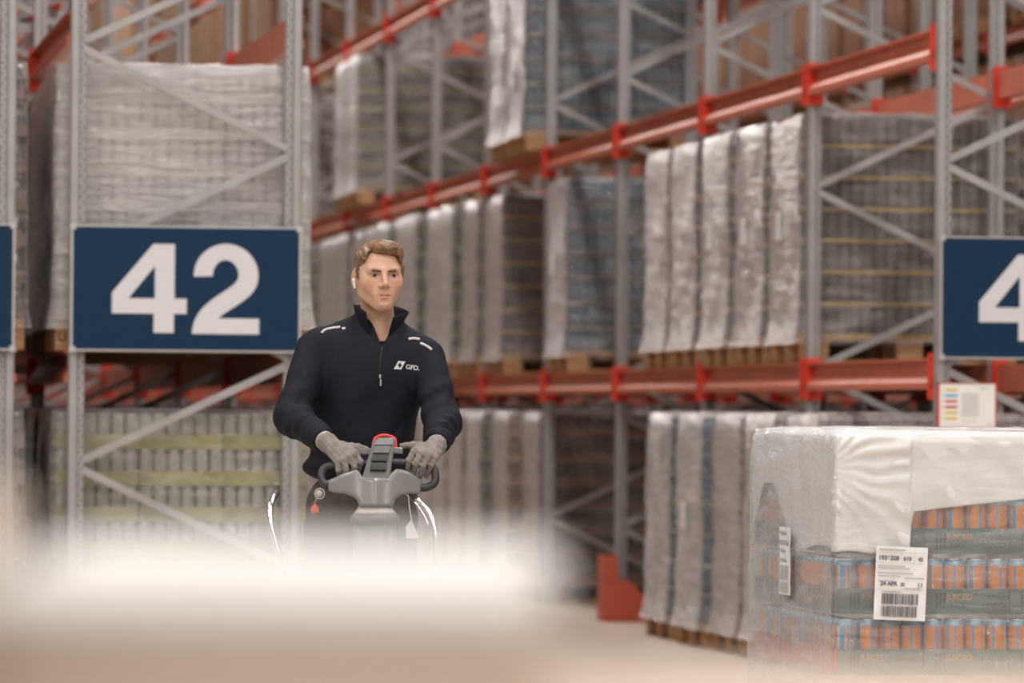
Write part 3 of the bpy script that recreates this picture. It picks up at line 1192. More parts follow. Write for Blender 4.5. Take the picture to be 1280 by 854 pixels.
CM = fg_carton(.395, .395, .270, [M['pale_card'], M['tape']], 'shipping_carton')
lay = ['bottom', 'second', 'third', 'upper']
for k in range(4):
    for i in range(3):
        for j in range(2):
            tag(link('shipping_carton', CM, None, (.24 + (i - 1) * .4, 2.12 + (j - .5) * .4, .1445 + k * .2725)),
                f'pale blurred carton close to the camera, {lay[k]} layer, {("left", "middle", "right")[i]} {("front", "back")[j]} place', 'carton', 'pale cartons in front of the camera')
lc = tag(link('lidded_carton', fg_carton(.222, .60, .054, [M['pale_card'], M['tape']], 'lidded_carton'), None, (.240, 2.06, 1.2348), -.175),
         'flat pale carton with a white lid on the blurred cartons before the camera', 'carton')
link('lid', MB().bbox((0, 0, .0635), (.228, .606, .016), .004).mesh('lid', M['white_box']), lc)['label'] = 'white lid'
tag(link('beige_box', fg_carton(.25, .60, .098, [M['pale_card'], M['tape']], 'beige_box'), None, (-.012, 2.05, 1.2348), -.10),
    'flat beige box left of the white-lidded carton, blurred in front of the camera', 'box')

# ------------------------------------------------------------------ implicit surfaces for the person and the truck
def sdf_mesh(fn, lo, hi, h, name, mats):
    """surface nets over a signed distance function"""
    ax = [np.arange(lo[i], hi[i] + h, h) for i in range(3)]
    X, Y, Z = np.meshgrid(*ax, indexing='ij')
    D = fn(X, Y, Z).astype(np.float64)
    S = D < 0
    nx, ny, nz = D.shape
    cnt = np.zeros((nx - 1, ny - 1, nz - 1))
    acc = np.zeros((nx - 1, ny - 1, nz - 1, 3))
    def sl(a, b, c):
        return (slice(a, nx - 1 + a), slice(b, ny - 1 + b), slice(c, nz - 1 + c))
    P = np.stack([X, Y, Z], -1)
    for axis in range(3):
        for u in (0, 1):
            for v in (0, 1):
                o = [0, 0, 0]
                oth = [i for i in range(3) if i != axis]
                o[oth[0]], o[oth[1]] = u, v
                o2 = list(o); o2[axis] = 1
                A, B = sl(*o), sl(*o2)
                cross = S[A] != S[B]
                dA, dB = D[A], D[B]
                t = np.where(cross, dA / np.where(cross, dA - dB, 1), 0)[..., None]
                acc += np.where(cross[..., None], P[A] * (1 - t) + P[B] * t, 0)
                cnt += cross
    act = cnt > 0
    idx = -np.ones(act.shape, dtype=np.int64)
    idx[act] = np.arange(act.sum())
    verts = acc[act] / cnt[act][:, None]
    faces = []
    for axis in range(3):
        oth = [i for i in range(3) if i != axis]
        A = [slice(None)] * 3; B = [slice(None)] * 3
        A[axis], B[axis] = slice(0, -1), slice(1, None)
        SA, SB = S[tuple(A)], S[tuple(B)]
        cr_ = np.argwhere(SA != SB)
        for_ = SA[tuple(cr_.T)]
        ok = (cr_[:, oth[0]] > 0) & (cr_[:, oth[1]] > 0) & (cr_[:, oth[0]] < D.shape[oth[0]] - 1) & (cr_[:, oth[1]] < D.shape[oth[1]] - 1)
        cr_, for_ = cr_[ok], for_[ok]
        q = []
        for (u, v) in ((-1, -1), (0, -1), (0, 0), (-1, 0)):
            c = cr_.copy()
            c[:, oth[0]] += u
            c[:, oth[1]] += v
            q.append(idx[tuple(c.T)])
        q = np.stack(q, 1)
        flip = for_ if axis != 1 else ~for_
        q[~flip] = q[~flip][:, ::-1]
        faces.append(q)
    faces = np.concatenate(faces)
    me = bpy.data.meshes.new(name)
    me.from_pydata(verts.tolist(), [], faces.tolist())
    for m in (mats if isinstance(mats, (list, tuple)) else [mats]):
        me.materials.append(m)
    me.polygons.foreach_set('use_smooth', [True] * len(me.polygons))
    me.update()
    return me


def smin(a, b, k):
    h = np.clip(.5 + .5 * (b - a) / k, 0, 1)
    return b + (a - b) * h - k * h * (1 - h)


def smax(a, b, k):
    return -smin(-a, -b, k)


def cone(X, Y, Z, a, b, ra, rb):
    ab = np.array(b) - np.array(a)
    t = np.clip(((X - a[0]) * ab[0] + (Y - a[1]) * ab[1] + (Z - a[2]) * ab[2]) / (ab @ ab), 0, 1)
    return np.sqrt((X - a[0] - t * ab[0]) ** 2 + (Y - a[1] - t * ab[1]) ** 2 + (Z - a[2] - t * ab[2]) ** 2) - (ra + (rb - ra) * t)


def cone_t(X, Y, Z, a, b):
    ab = np.array(b) - np.array(a)
    return ((X - a[0]) * ab[0] + (Y - a[1]) * ab[1] + (Z - a[2]) * ab[2]) / math.sqrt(ab @ ab)


def ell(X, Y, Z, c, r):
    k0 = np.sqrt(((X - c[0]) / r[0]) ** 2 + ((Y - c[1]) / r[1]) ** 2 + ((Z - c[2]) / r[2]) ** 2)
    k1 = np.sqrt(((X - c[0]) / r[0] ** 2) ** 2 + ((Y - c[1]) / r[1] ** 2) ** 2 + ((Z - c[2]) / r[2] ** 2) ** 2) + 1e-9
    return k0 * (k0 - 1) / k1


def rbox(X, Y, Z, c, d, r):
    qx, qy, qz = np.abs(X - c[0]) - d[0] + r, np.abs(Y - c[1]) - d[1] + r, np.abs(Z - c[2]) - d[2] + r
    return np.sqrt(np.maximum(qx, 0) ** 2 + np.maximum(qy, 0) ** 2 + np.maximum(qz, 0) ** 2) + np.minimum(np.maximum(qx, np.maximum(qy, qz)), 0) - r


# ------------------------------------------------------------------ the person
MX, MY, MT = 2.0627, 15.263, -0.1347        # where he stands and how he is turned


def hp(px, py, y):                           # measured hand and truck points -> his own frame (metres)
    return ((px - 470) / 399, y, 1.3715 - (py - 512) / 399)


M['skin'] = mat('skin', (.62, .37, .255), .5, 0, .05, 30)
_nt = M['skin'].node_tree
_at = _nt.nodes.new('ShaderNodeVertexColor'); _at.layer_name = 'tint'
_mx = _nt.nodes.new('ShaderNodeMix'); _mx.data_type = 'RGBA'; _mx.blend_type = 'MULTIPLY'
_mx.inputs['Factor'].default_value = 1
_b = _nt.nodes['Principled BSDF']
_src = _b.inputs['Base Color'].links[0].from_socket
_nt.links.new(_src, _mx.inputs['A'])
_nt.links.new(_at.outputs['Color'], _mx.inputs['B'])
_nt.links.new(_mx.outputs['Result'], _b.inputs['Base Color'])
_b.inputs['Subsurface Weight'].default_value = .08
_b.inputs['Subsurface Radius'].default_value = (.012, .004, .002)
M['hair'] = mat('hair', (.18, .098, .050), .36, 0, .55, 34, 0, 40, (1.2, .35, 1.2))
M['brow'] = mat('eyebrow_hair', (.13, .07, .04), .7)
M['navy'] = mat('navy_fleece', (.0090, .0092, .0165), .72, 0, .2, 60, .12, 260, spec=.22)
M['tee'] = mat('black_shirt', (.008, .008, .009), .9)
M['trouser'] = mat('grey_work_trousers', (.075, .062, .055), .9, 0, .15, 30)
M['boot'] = mat('black_boot_leather', (.02, .018, .017), .6)
M['glove'] = mat('grey_knit_glove', (.23, .20, .18), .85, 0, .22, 45, .3, 300)
M['cuff'] = mat('pale_glove_cuff', (.46, .43, .36), .9, 0, .15, 60)
M['refl'] = mat('reflective_piping', (.62, .61, .62), .4)
M['zip'] = mat('zip_teeth', (.03, .028, .027), .45, .5)
M['eye'] = mat('eye_white', (.22, .19, .18), .5, 0, .03)
M['iris'] = mat('iris', (.022, .016, .012), .5)
M['white_plastic'] = mat('white_plastic', (.82, .82, .82), .3)

HC = np.array([.008, -.035, 1.800])          # centre of the head at eye height
HY = .21                                     # turned a little to his left
ch, sh = math.cos(HY), math.sin(HY)


def to_head(X, Y, Z):
    x, y, z = X - HC[0], Y - HC[1], Z - HC[2]
    return x * ch + y * sh, -x * sh + y * ch, z


def from_head(x, y, z):
    return (x * ch - y * sh + HC[0], x * sh + y * ch + HC[1], z + HC[2])


def skull(x, y, z):
    ax = np.abs(x)
    d = ell(x, y, z, (0, .018, .032), (.0735, .092, .078))
    d = smin(d, ell(x, y, z, (0, -.022, -.018), (.0600, .066, .080)), .03)
    d = smin(d, cone(ax, y, z, (.050, .008, -.050), (.016, -.062, -.097), .016, .015), .03)
    d = smin(d, ell(x, y, z, (0, -.070, -.098), (.021, .018, .017)), .018)
    d = smin(d, ell(ax, y, z, (.042, -.054, -.022), (.021, .021, .022)), .035)
    d = smin(d, cone(ax, y, z, (.040, -.072, .019), (.0, -.083, .016), .010, .010), .018)
    d = smin(d, ell(x, y, z, (0, -.080, -.066), (.030, .013, .024)), .028)
    return d


def head_sdf(X, Y, Z):
    x, y, z = to_head(X, Y, Z)
    ax = np.abs(x)
    d = skull(x, y, z)
    d = smax(d, -ell(ax, y, z, (.031, -.101, .001), (.017, .020, .011)), .013)       # eye sockets
    d = smin(d, cone(x, y, z, (0, -.086, .010), (0, -.1105, -.030), .0055, .0095), .013)   # nose
    d = smin(d, ell(ax, y, z, (.0125, -.099, -.035), (.0075, .010, .0075)), .007)
    d = smax(d, -ell(ax, y, z, (.0065, -.107, -.0435), (.0034, .006, .0030)), .003)       # nostrils
    d = smin(d, cone(ax, y, z, (.0, -.0935, -.0605), (.027, -.0815, -.0640), .0050, .0025), .007)    # upper lip
    d = smin(d, cone(ax, y, z, (.0, -.0920, -.0730), (.020, -.0840, -.0680), .0058, .003), .007)  # lower lip
    d = smax(d, -cone(ax, y, z, (.0, -.0985, -.0670), (.026, -.0850, -.0655), .0026, .0018), .002)   # mouth line
    d = smax(d, -ell(x, y, z, (0, -.101, -.0845), (.018, .010, .005)), .010)
    # eyelids
    d = smin(d, cone(ax, y, z, (.018, -.0835, .0058), (.044, -.0755, .0045), .0045, .004), .005)
    d = smin(d, cone(ax, y, z, (.020, -.0815, -.0078), (.043, -.0745, -.0070), .0042, .004), .005)
    # ears
    e = ell(ax - .22 * (y - .012), y, z, (.0745, .014, -.010), (.0085, .019, .031))
    e = smax(e, -ell(ax - .22 * (y - .012), y, z, (.0835, .008, -.008), (.006, .010, .019)), .005)
    d = smin(d, e, .008)
    # neck and upper chest
    d = smin(d, cone(X, Y, Z, from_head(0, .030, -.06), (.008, .035, 1.60), .051, .058), .025)
    d = smin(d, ell(X, Y, Z, (.0, .03, 1.565), (.15, .075, .06)), .05)
    return d


hm = sdf_mesh(head_sdf, (-.17, -.18, 1.52), (.18, .14, 1.93), .0028, 'person', [M['skin']])

ELL_, WRL = (-.262, -.125, 1.345), hp(411, 554, -.325)
ELR_, WRR = (.214, -.135, 1.335), hp(547, 557, -.335)
SHL, SHR = (-.196, .005, 1.562), (.164, -.01, 1.538)
HIPC = (-.045, .035, 1.06)
FOOT_L, FOOT_R = (-.16, .05), (.07, .03)


def body_sdf(X, Y, Z):
    d = ell(X, Y, Z, (-.015, .01, 1.45), (.15, .085, .17))
    d = smin(d, ell(X, Y, Z, (-.04, .02, 1.22), (.13, .085, .20)), .06)
    for s, e, wv in ((SHL, ELL_, WRL), (SHR, ELR_, WRR)):
        d = smin(d, cone(X, Y, Z, s, e, .044, .036), .03)
        d = smin(d, cone(X, Y, Z, e, wv, .037, .027), .02)
    for sx, fx in ((-.13, FOOT_L), (.045, FOOT_R)):
        k = (fx[0] * .6 + sx * .4, -.04, .60)
        d = smin(d, cone(X, Y, Z, (sx, .03, 1.03), k, .075, .052), .04)
        d = smin(d, cone(X, Y, Z, k, (fx[0], fx[1], .20), .052, .036), .02)
    return d


bmesh_body = sdf_mesh(body_sdf, (-.34, -.42, .14), (.30, .16, 1.68), .014, 'b', [M['skin']])
_bm = bmesh.new()
_bm.from_mesh(hm)
_bm.from_mesh(bmesh_body)
_bm.to_mesh(hm)
_bm.free()
hm.polygons.foreach_set('use_smooth', [True] * len(hm.polygons))
hv = np.array([v.co for v in hm.vertices])
x, y, z = to_head(hv[:, 0], hv[:, 1], hv[:, 2])
tint = np.ones((len(hv), 4))


def blend(mask, c):
    for i in range(3):
        tint[:, i] = tint[:, i] * (1 - mask) + c[i] * mask


def soft(d, k):
    return np.clip(.5 - d / k, 0, 1)


front = (y < -.03).astype(float)
lip = np.minimum(soft(ell(x, y, z, (0, -.09, -.0665), (.027, .03, .0105)), .003), front)
blend(lip * .6, (.86, .62, .58))
seam = soft(cone(np.abs(x), y, z, (0, -.095, -.0670), (.023, -.085, -.0658), .0022, .0016), .003) * front
blend(seam * .8, (.35, .22, .20))
chk = soft(ell(np.abs(x), y, z, (.042, -.07, -.035), (.022, .05, .022)), .03) * front
blend(chk * .5, (1.06, .86, .82))
nos = soft(ell(x, y, z, (0, -.108, -.030), (.016, .02, .014)), .02)
blend(nos * .5, (1.04, .86, .82))
beard = soft(ell(x, y, z, (0, -.05, -.092), (.06, .09, .042)), .03) * (1 - lip)
blend(beard * .45, (.86, .82, .80))
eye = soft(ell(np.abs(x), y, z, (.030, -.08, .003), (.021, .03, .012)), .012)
blend(eye * .8, (.55, .42, .38))  # eye-socket shade painted into the skin colour
ca = hm.color_attributes.new('tint', 'FLOAT_COLOR', 'POINT')
ca.data.foreach_set('color', tint.astype(np.float32).ravel())
person = tag(link('person', hm, None, (MX, MY, 0), MT), 'person in a navy half-zip pullover and grey gloves riding the pallet truck', 'person')


def hair_sdf(X, Y, Z):
    x, y, z = to_head(X, Y, Z)
    cap = ell(x, y, z, (.001, .022, .034), (.0755, .0945, .081))
    top = ell(x, y, z, (.012, -.022, .082), (.054, .066, .031))          # swept volume right of the parting
    top = smin(top, ell(x, y, z, (.042, -.024, .062), (.030, .048, .032)), .02)
    top = smin(top, ell(x, y, z, (-.010, -.052, .090), (.024, .026, .016)), .012)
    lt = ell(x, y, z, (-.052, -.006, .058), (.024, .058, .034))
    d = smin(smin(cap, top, .012), lt, .010)
    # hair line: high over the forehead, back at the temples, down to the ears
    ax = np.abs(x)
    line = .0660 - 2.6 * np.clip(ax - .048, 0, .03) - .60 * np.clip(y + .060, 0, .2)
    line = np.where(y > .03, -.055 - .25 * (y - .03), line)
    d = smax(d, (line - z) * .8, .016)
    # side burns
    d = smin(d, cone(ax, y, z, (.0735, -.018, .030), (.0725, -.010, -.008), .006, .003), .012)
    # parting on his right
    d = smax(d, -cone(x, y, z, (-.036, -.095, .093), (-.034, .05, .122), .0045, .004), .005)
    # combed strands
    u = np.where(x > -.036, (y + .5 * x) * 1.0 + .12 * z, y * .8 - z * .7)
    d = d + .0019 * np.sin(u * 400 + .7 * np.sin(x * 45 + z * 30)) + .0012 * np.sin(u * 900 + x * 60)
    return d


link('hair', sdf_mesh(hair_sdf, (-.11, -.17, 1.70), (.13, .12, 1.93), .0025, 'hair', [M['hair']]), person)


def brow_sdf(X, Y, Z):
    x, y, z = to_head(X, Y, Z)
    ax = np.abs(x)
    d = cone(ax, y, z, (.0125, -.0900, .0118), (.034, -.0850, .0145), .0038, .0038)
    d = smin(d, cone(ax, y, z, (.034, -.0850, .0145), (.0505, -.0690, .0100), .0036, .0014), .003)
    return d + .0005 * np.sin(x * 900 + z * 500)


link('eyebrows', sdf_mesh(brow_sdf, (-.08, -.15, 1.79), (.09, -.06, 1.84), .0016, 'eyebrows', [M['brow']]), person)
for s in (-1, 1):
    c = from_head(s * .0315, -.0728, -.001)
    mb = MB().lathe([(0, -.0118)] + [(.0118 * math.cos(a), .0118 * math.sin(a)) for a in np.linspace(-1.3, 1.3, 9)] + [(0, .0118)], 20, c, 0, False)
    eo = link('eye', mb.mesh('eye', M['eye'], True), person)
    ic = from_head(s * .0315 + .0012, -.0838, -.001)
    im = sdf_mesh(lambda X, Y, Z: ell(X, Y, Z, ic, (.0056, .0022, .0056)), [v - .008 for v in ic], [v + .008 for v in ic], .0014, 'iris', [M['iris']])
    link('iris', im, eo)
c = from_head(-.0800, -.002, -.016)
link('earbud', sdf_mesh(lambda X, Y, Z: smin(ell(X, Y, Z, c, (.0065, .007, .0075)), cone(X, Y, Z, c, (c[0] + .002, c[1] - .006, c[2] - .024), .0038, .0034), .003),
                        [v - .035 for v in c], [v + .02 for v in c], .0018, 'earbud', [M['white_plastic']]), person)


# ---- pullover
def folds(X, Y, Z, a, b, amp, freq, ph):
    t = cone_t(X, Y, Z, a, b)
    s = X * 11 + Y * 7 - Z * 9
    w = .5 + .5 * np.sin(t * 19 + s * 1.9 + ph)
    return amp * w * np.sin(t * freq + ph + 2.2 * np.sin(s * 1.7 + t * 11)) + .45 * amp * np.sin(t * freq * .47 + ph + 2.1 * np.sin(s * 2.3))


def pull_sdf(X, Y, Z):
    d = ell(X, Y, Z, (-.012, .012, 1.48), (.185, .122, .155))
    d = smin(d, ell(X, Y, Z, (-.040, .020, 1.30), (.172, .130, .20)), .07)
    d = smin(d, ell(X, Y, Z, (-.050, .028, 1.185), (.182, .140, .055)), .045)
    d = smin(d, cone(X, Y, Z, (-.165, .012, 1.583), (.135, .0, 1.560), .056, .055), .05)
    d = smin(d, cone(X, Y, Z, (-.095, .02, 1.612), (.008, .03, 1.655), .045, .055), .04)
    d = smin(d, cone(X, Y, Z, (.085, .01, 1.592), (.008, .03, 1.650), .045, .055), .04)
    d = d + .0075 * np.sin(X * 46 + 7 * (Z - 1.3) + 2.4 * np.sin(Z * 11 + X * 6)) * (.6 + .4 * np.sin(Z * 23 - X * 9)) * np.clip((1.50 - Z) * 6, 0, 1) * np.clip((Z - 1.16) * 14, .15, 1)
    # diagonal crease across the belly
    cre = (X * .86 + (Z - 1.26) * -.5) - .035
    d = d + .006 * np.exp(-(cre / .012) ** 2) * np.clip((1.42 - Z) * 9, 0, 1)
    for s, e, wv, ph in ((SHL, ELL_, WRL, 0), (SHR, ELR_, WRR, 1.4)):
        up = cone(X, Y, Z, s, e, .060, .057)
        tu = cone_t(X, Y, Z, s, e)
        up = up + folds(X, Y, Z, s, e, .0058, 62, ph) * np.clip((tu - .08) * 9, 0.1, 1)
        w2 = tuple(np.array(wv) * .86 + np.array(e) * .14)
        lo = cone(X, Y, Z, e, w2, .058, .041)
        tl = cone_t(X, Y, Z, e, w2)
        lo = lo + folds(X, Y, Z, e, w2, .0062, 120, ph) * np.clip(1.1 - np.abs(tl - .11) * 5, .15, 1)
        arm = smin(up, lo, .022)
        # flat end at the cuff
        L = math.dist(e, w2)
        arm = smax(arm, tl - L - .012, .006)
        d = smin(d, arm, .022)
    # hem
    d = smax(d, 1.145 + .02 * (X + .05) - Z, .012)
    d = d - .0035 * np.exp(-((Z - 1.185) / .006) ** 2) * .0
    # open zip: a V from the collar down
    vw = np.abs(X - .022 - (1.60 - Z) * -.06) - np.clip((Z - 1.572) * .46, -.004, .2)
    d = smax(d, -np.maximum(vw, Y + .01), .004)
    # room for the neck
    d = smax(d, -cone(X, Y, Z, (.008, .030, 1.60), (.010, .010, 1.80), .058, .066), .004)
    return d


PB = ((-.35, -.40, 1.12), (.31, .19, 1.74))
pull = link('pullover', sdf_mesh(pull_sdf, PB[0], PB[1], .0055, 'pullover', [M['navy']]), person)


def on_front(fn, x, z, y0=-.30, y1=.10):
    """front surface of a shape at x, z"""
    Y = np.linspace(y0, y1, 400)
    D = fn(np.full_like(Y, x), Y, np.full_like(Y, z))
    k = np.argmax(D < 0)
    return float(Y[k]) if D[k] < 0 else 0.0


def torso_front(x, z):
    return on_front(pull_sdf, x, z, -.19, .12)


# stand-up collar, open at the front, its ends folded outwards
def collar():
    nu, nv = 48, 6
    vs, fs = [], []
    for layer in (0, 1):
        for i in range(nu + 1):
            t = i / nu
            a = math.radians(-90 + 24 + t * (360 - 48))
            e = abs(2 * t - 1)                       # 1 at the ends
            for j in range(nv + 1):
                s = j / nv
                zb = 1.640 - .042 * e ** 3
                zt = 1.706 - .006 * (1 if t < .5 else -1) * e - .030 * e ** 6
                zt -= .018 * max(0, 1 - abs(t - .16) / .2)
                r = .068 + .012 * s * max(0, 1 - abs(t - .16) / .2) + .010 * s ** 2 + .022 * s * e ** 5 - (.004 if layer else 0)
                if t < .25:
                    r += .010 * s * e ** 2
                z = zb + (zt - zb) * s
                vs.append((.010 + (r + .004) * math.cos(a), .026 + r * 1.05 * math.sin(a) - .02 * e ** 2 * (1 - s * .3), z))
    W = nv + 1
    N = (nu + 1) * W
    for L in (0, 1):
        for i in range(nu):
            for j in range(nv):
                q = (L * N + i * W + j, L * N + (i + 1) * W + j, L * N + (i + 1) * W + j + 1, L * N + i * W + j + 1)
                fs.append(q if L == 0 else q[::-1])
    for i in range(nu):
        fs.append((i * W + nv, (i + 1) * W + nv, N + (i + 1) * W + nv, N + i * W + nv))
    for i in (0, nu):
        for j in range(nv):
            fs.append((i * W + j, i * W + j + 1, N + i * W + j + 1, N + i * W + j))
    return mesh_from(vs, fs, 'collar', [M['navy']], smooth=True)


link('collar', collar(), pull)
link('t_shirt', sdf_mesh(lambda X, Y, Z: smax(smax(ell(X, Y, Z, (.0, .03, 1.565), (.154, .081, .066)), Z - 1.612 - 2.2 * np.abs(X - .02) * .3, .004), -(Y - .08), .01) if False else
                         smax(ell(X, Y, Z, (.002, .028, 1.555), (.150, .086, .066)), Z - 1.600, .003),
                         (-.08, -.12, 1.50), (.10, .06, 1.66), .004, 't_shirt', [M['tee']]), person)


def surf_tube(pts, r, m, n=6):
    P = []
    for i in range(len(pts) - 1):
        for k in range(8):
            t = k / 8
            xx, zz = pts[i][0] * (1 - t) + pts[i + 1][0] * t, pts[i][1] * (1 - t) + pts[i + 1][1] * t
            P.append((xx, torso_front(xx, zz) - .0005, zz))
    P.append((pts[-1][0], torso_front(*pts[-1]) - .0005, pts[-1][1]))
    return MB().tube(P, r, n, 0, 1).mesh('strip', m, True)


def mp(px, py):
    return ((px - 470) / 390, 1.3715 - (py - 512) / 390)


link('zip', surf_tube([mp(478.5, 432), mp(476, 452), mp(475.5, 468)], .0028, M['zip']), pull)
zx, zz = mp(476, 471)
zy = torso_front(zx, zz)
link('zip_pull', MB().bbox((zx, zy - .004, zz), (.007, .006, .014), .002).bbox((zx + .002, zy - .005, zz - .02), (.006, .004, .022), .0015).mesh('zip_pull', M['alu']), pull)
for seg in ([(402.5, 417), (406, 413.5), (410, 412)], [(410.5, 412), (417, 410.5), (426, 409.5)], [(428, 411.5), (432.5, 411)],
            [(511, 424), (517, 423), (525, 424)], [(526, 429), (532, 431.5)], [(532, 431.5), (536, 434), (540, 437)]):
    link('reflective_piping', surf_tube([mp(*p) for p in seg], .0045, M['refl']), pull)


def on_chest(me, ox, oz, tilt):
    """lay lettering drawn in the XY plane on the chest"""
    c, s = math.cos(tilt), math.sin(tilt)
    for v in me.vertices:
        px, pz = ox + v.co.x * c - v.co.y * s, oz + v.co.x * s + v.co.y * c
        v.co = (px, torso_front(px, pz) - .002, pz)
    me.update()
    return me


ox, oz = mp(493, 461.5)
em = MB()
S_ = 1 / 390
pq = [(0, 0), (9.2, 0), (14, 10.3), (5, 10.3)]
n_ = 6
gv = [tuple((pq[0][k] * (1 - u) * (1 - v) + pq[1][k] * u * (1 - v) + pq[2][k] * u * v + pq[3][k] * (1 - u) * v) * S_ for k in (0, 1)) + (0,) for v in [i / n_ for i in range(n_ + 1)] for u in [i / n_ for i in range(n_ + 1)]]
em.add(gv, [(j * (n_ + 1) + i, j * (n_ + 1) + i + 1, (j + 1) * (n_ + 1) + i + 1, (j + 1) * (n_ + 1) + i) for j in range(n_) for i in range(n_)])
link('emblem', on_chest(em.mesh('emblem', M['refl']), ox, oz, -.05), pull)
em = MB()
for (cx_, cz_, wx_, wz_) in ((7.2, 5.2, 5.0, 1.7), (7.2, 5.2, 1.9, 5.4)):
    em.add([((cx_ - wx_ / 2) * S_, (cz_ - wz_ / 2) * S_, 0), ((cx_ + wx_ / 2) * S_, (cz_ - wz_ / 2) * S_, 0), ((cx_ + wx_ / 2) * S_, (cz_ + wz_ / 2) * S_, 0), ((cx_ - wx_ / 2) * S_, (cz_ + wz_ / 2) * S_, 0)], [(0, 1, 2, 3)])
mk = on_chest(em.mesh('emblem_mark', M['navy']), ox, oz, -.05)
for v in mk.vertices:
    v.co.y -= .0012
link('emblem_mark', mk, pull)
ox, oz = mp(507.5, 461.0)
link('lettering', on_chest(text_mesh('GFD.', .0205, M['refl'], bold=.0007), ox, oz, -.12), pull)


# ---- trousers and boots
def trouser_sdf(X, Y, Z):
    d = ell(X, Y, Z, (-.045, .035, 1.06), (.168, .125, .15))
    for sx, fx in ((-.125, FOOT_L), (.04, FOOT_R)):
        k = (fx[0] * .6 + sx * .4, -.045, .60)
        d = smin(d, cone(X, Y, Z, (sx, .03, 1.00), k, .098, .075), .04)
        d = smin(d, cone(X, Y, Z, k, (fx[0], fx[1] - .01, .19), .075, .062), .03)
    d = d + .004 * np.sin(Z * 42 + X * 25 + 2 * np.sin(Y * 30))
    return smax(smax(d, Z - 1.168, .006), .18 - Z, .01)


link('trousers', sdf_mesh(trouser_sdf, (-.30, -.20, .14), (.22, .20, 1.20), .010, 'trousers', [M['trouser']]), person)
for fx in (FOOT_L, FOOT_R):
    def boot_sdf(X, Y, Z):
        d = cone(X, Y, Z, (fx[0], fx[1], .26), (fx[0], fx[1] + .01, .16), .050, .048)
        d = smin(d, cone(X, Y, Z, (fx[0], fx[1] + .03, .155), (fx[0], fx[1] - .16, .145), .047, .040), .03)
        return smax(smax(d, .1125 - Z, .006), Z - .27, .004)
    link('boot', sdf_mesh(boot_sdf, (fx[0] - .08, fx[1] - .24, .09), (fx[0] + .08, fx[1] + .11, .29), .007, 'boot', [M['boot']]), person)


# ---- gloves
def glove(wrist, elbow, knuckles, fingers, thumb):
    W = np.array(wrist)
    K = [np.array(k) for k in knuckles]
    back = tuple(W + (W - K[1]) * .18)

    def fn(X, Y, Z):
        d = None
        for k in K:
            c = cone(X, Y, Z, W, k, .024, .0125)
            d = c if d is None else smin(d, c, .016)
        for k, (m, t) in zip(K, fingers):
            fd = smin(cone(X, Y, Z, k, m, .0118, .0104), cone(X, Y, Z, m, t, .0104, .0088), .003)
            d = smin(d, fd, .0035)
        a, b, c = thumb
        th = smin(cone(X, Y, Z, a, b, .0165, .0118), cone(X, Y, Z, b, c, .0115, .0088), .004)
        d = smin(d, th, .009)
        d = smin(d, cone(X, Y, Z, W, tuple(W * .72 + np.array(elbow) * .28 * 1.0), .026, .028), .012)
        d = d + .0012 * np.sin(X * 260 + Z * 120) * np.sin(Z * 230 - Y * 90)
        return d
    pts = np.array([W, *K] + [np.array(p) for fg in fingers for p in fg] + [np.array(p) for p in thumb])
    return sdf_mesh(fn, pts.min(0) - .045, pts.max(0) + .045, .0026, 'glove', [M['glove']])


KL = [hp(446, 566, -.405), hp(440, 571, -.418), hp(432, 575, -.42), hp(424, 577, -.412)]
FL = [(hp(452, 577, -.418), hp(450, 589, -.40)), (hp(445, 584, -.425), hp(442, 595, -.40)), (hp(435, 588, -.425), hp(434, 597, -.40)), (hp(426, 588, -.417), hp(427, 597, -.395))]
TL_ = (hp(432, 559, -.36), hp(448, 559, -.375), hp(461, 562, -.378))
KR = [hp(519, 564, -.405), hp(528, 566, -.418), hp(537, 569, -.42), hp(545, 572, -.41)]
FR = [(hp(513, 575, -.418), hp(512, 588, -.40)), (hp(521, 579, -.425), hp(519, 592, -.40)), (hp(530, 582, -.425), hp(527, 595, -.40)), (hp(540, 581, -.417), hp(535, 594, -.395))]
TR_ = (hp(534, 559, -.365), hp(518, 556, -.378), hp(504, 557, -.378))
gl = link('glove', glove(WRL, ELL_, KL, FL, TL_), person)
gr = link('glove', glove(WRR, ELR_, KR, FR, TR_), person)
for g_, W, E_ in ((gl, WRL, ELL_), (gr, WRR, ELR_)):
    W, E_ = Vector(W), Vector(E_)
    d_ = (E_ - W).normalized()
    link('cuff', MB().tube([W - d_ * .002, W + d_ * .012, W + d_ * .03, W + d_ * .045], [.0305, .0312, .0318, .0325], 16, 0, 1).mesh('cuff', M['cuff'], True), g_)

# ------------------------------------------------------------------ the ride-on pallet truck
M['tiller_grey'] = mat('tiller_grey_plastic', (.215, .21, .208), .18, 0, .04, 20)
M['tiller_pale'] = mat('tiller_pale_plastic', (.52, .48, .44), .35, 0, .04, 20)
M['tiller_dark'] = mat('tiller_dark_plastic', (.060, .054, .050), .4, 0, .1, 20)
M['rubber'] = mat('grip_rubber', (.030, .028, .027), .45, 0, .1, 30)
M['key'] = mat('key_black', (.013, .013, .013), .35)
M['key_mid'] = mat('console_grey', (.13, .125, .12), .4)
M['stop_red'] = mat('stop_red', (.65, .03, .03), .35)
M['chrome'] = mat('chrome_tube', (.72, .71, .70), .18, 1.0, .03)
M['truck_body'] = mat('truck_body_paint', (.10, .085, .075), .45, 0, .1, 4)
truck = thing('pallet_truck', 'ride-on pallet truck with grey tiller head and dark grip loops under his gloves', 'pallet truck', (MX, MY, 0), MT)

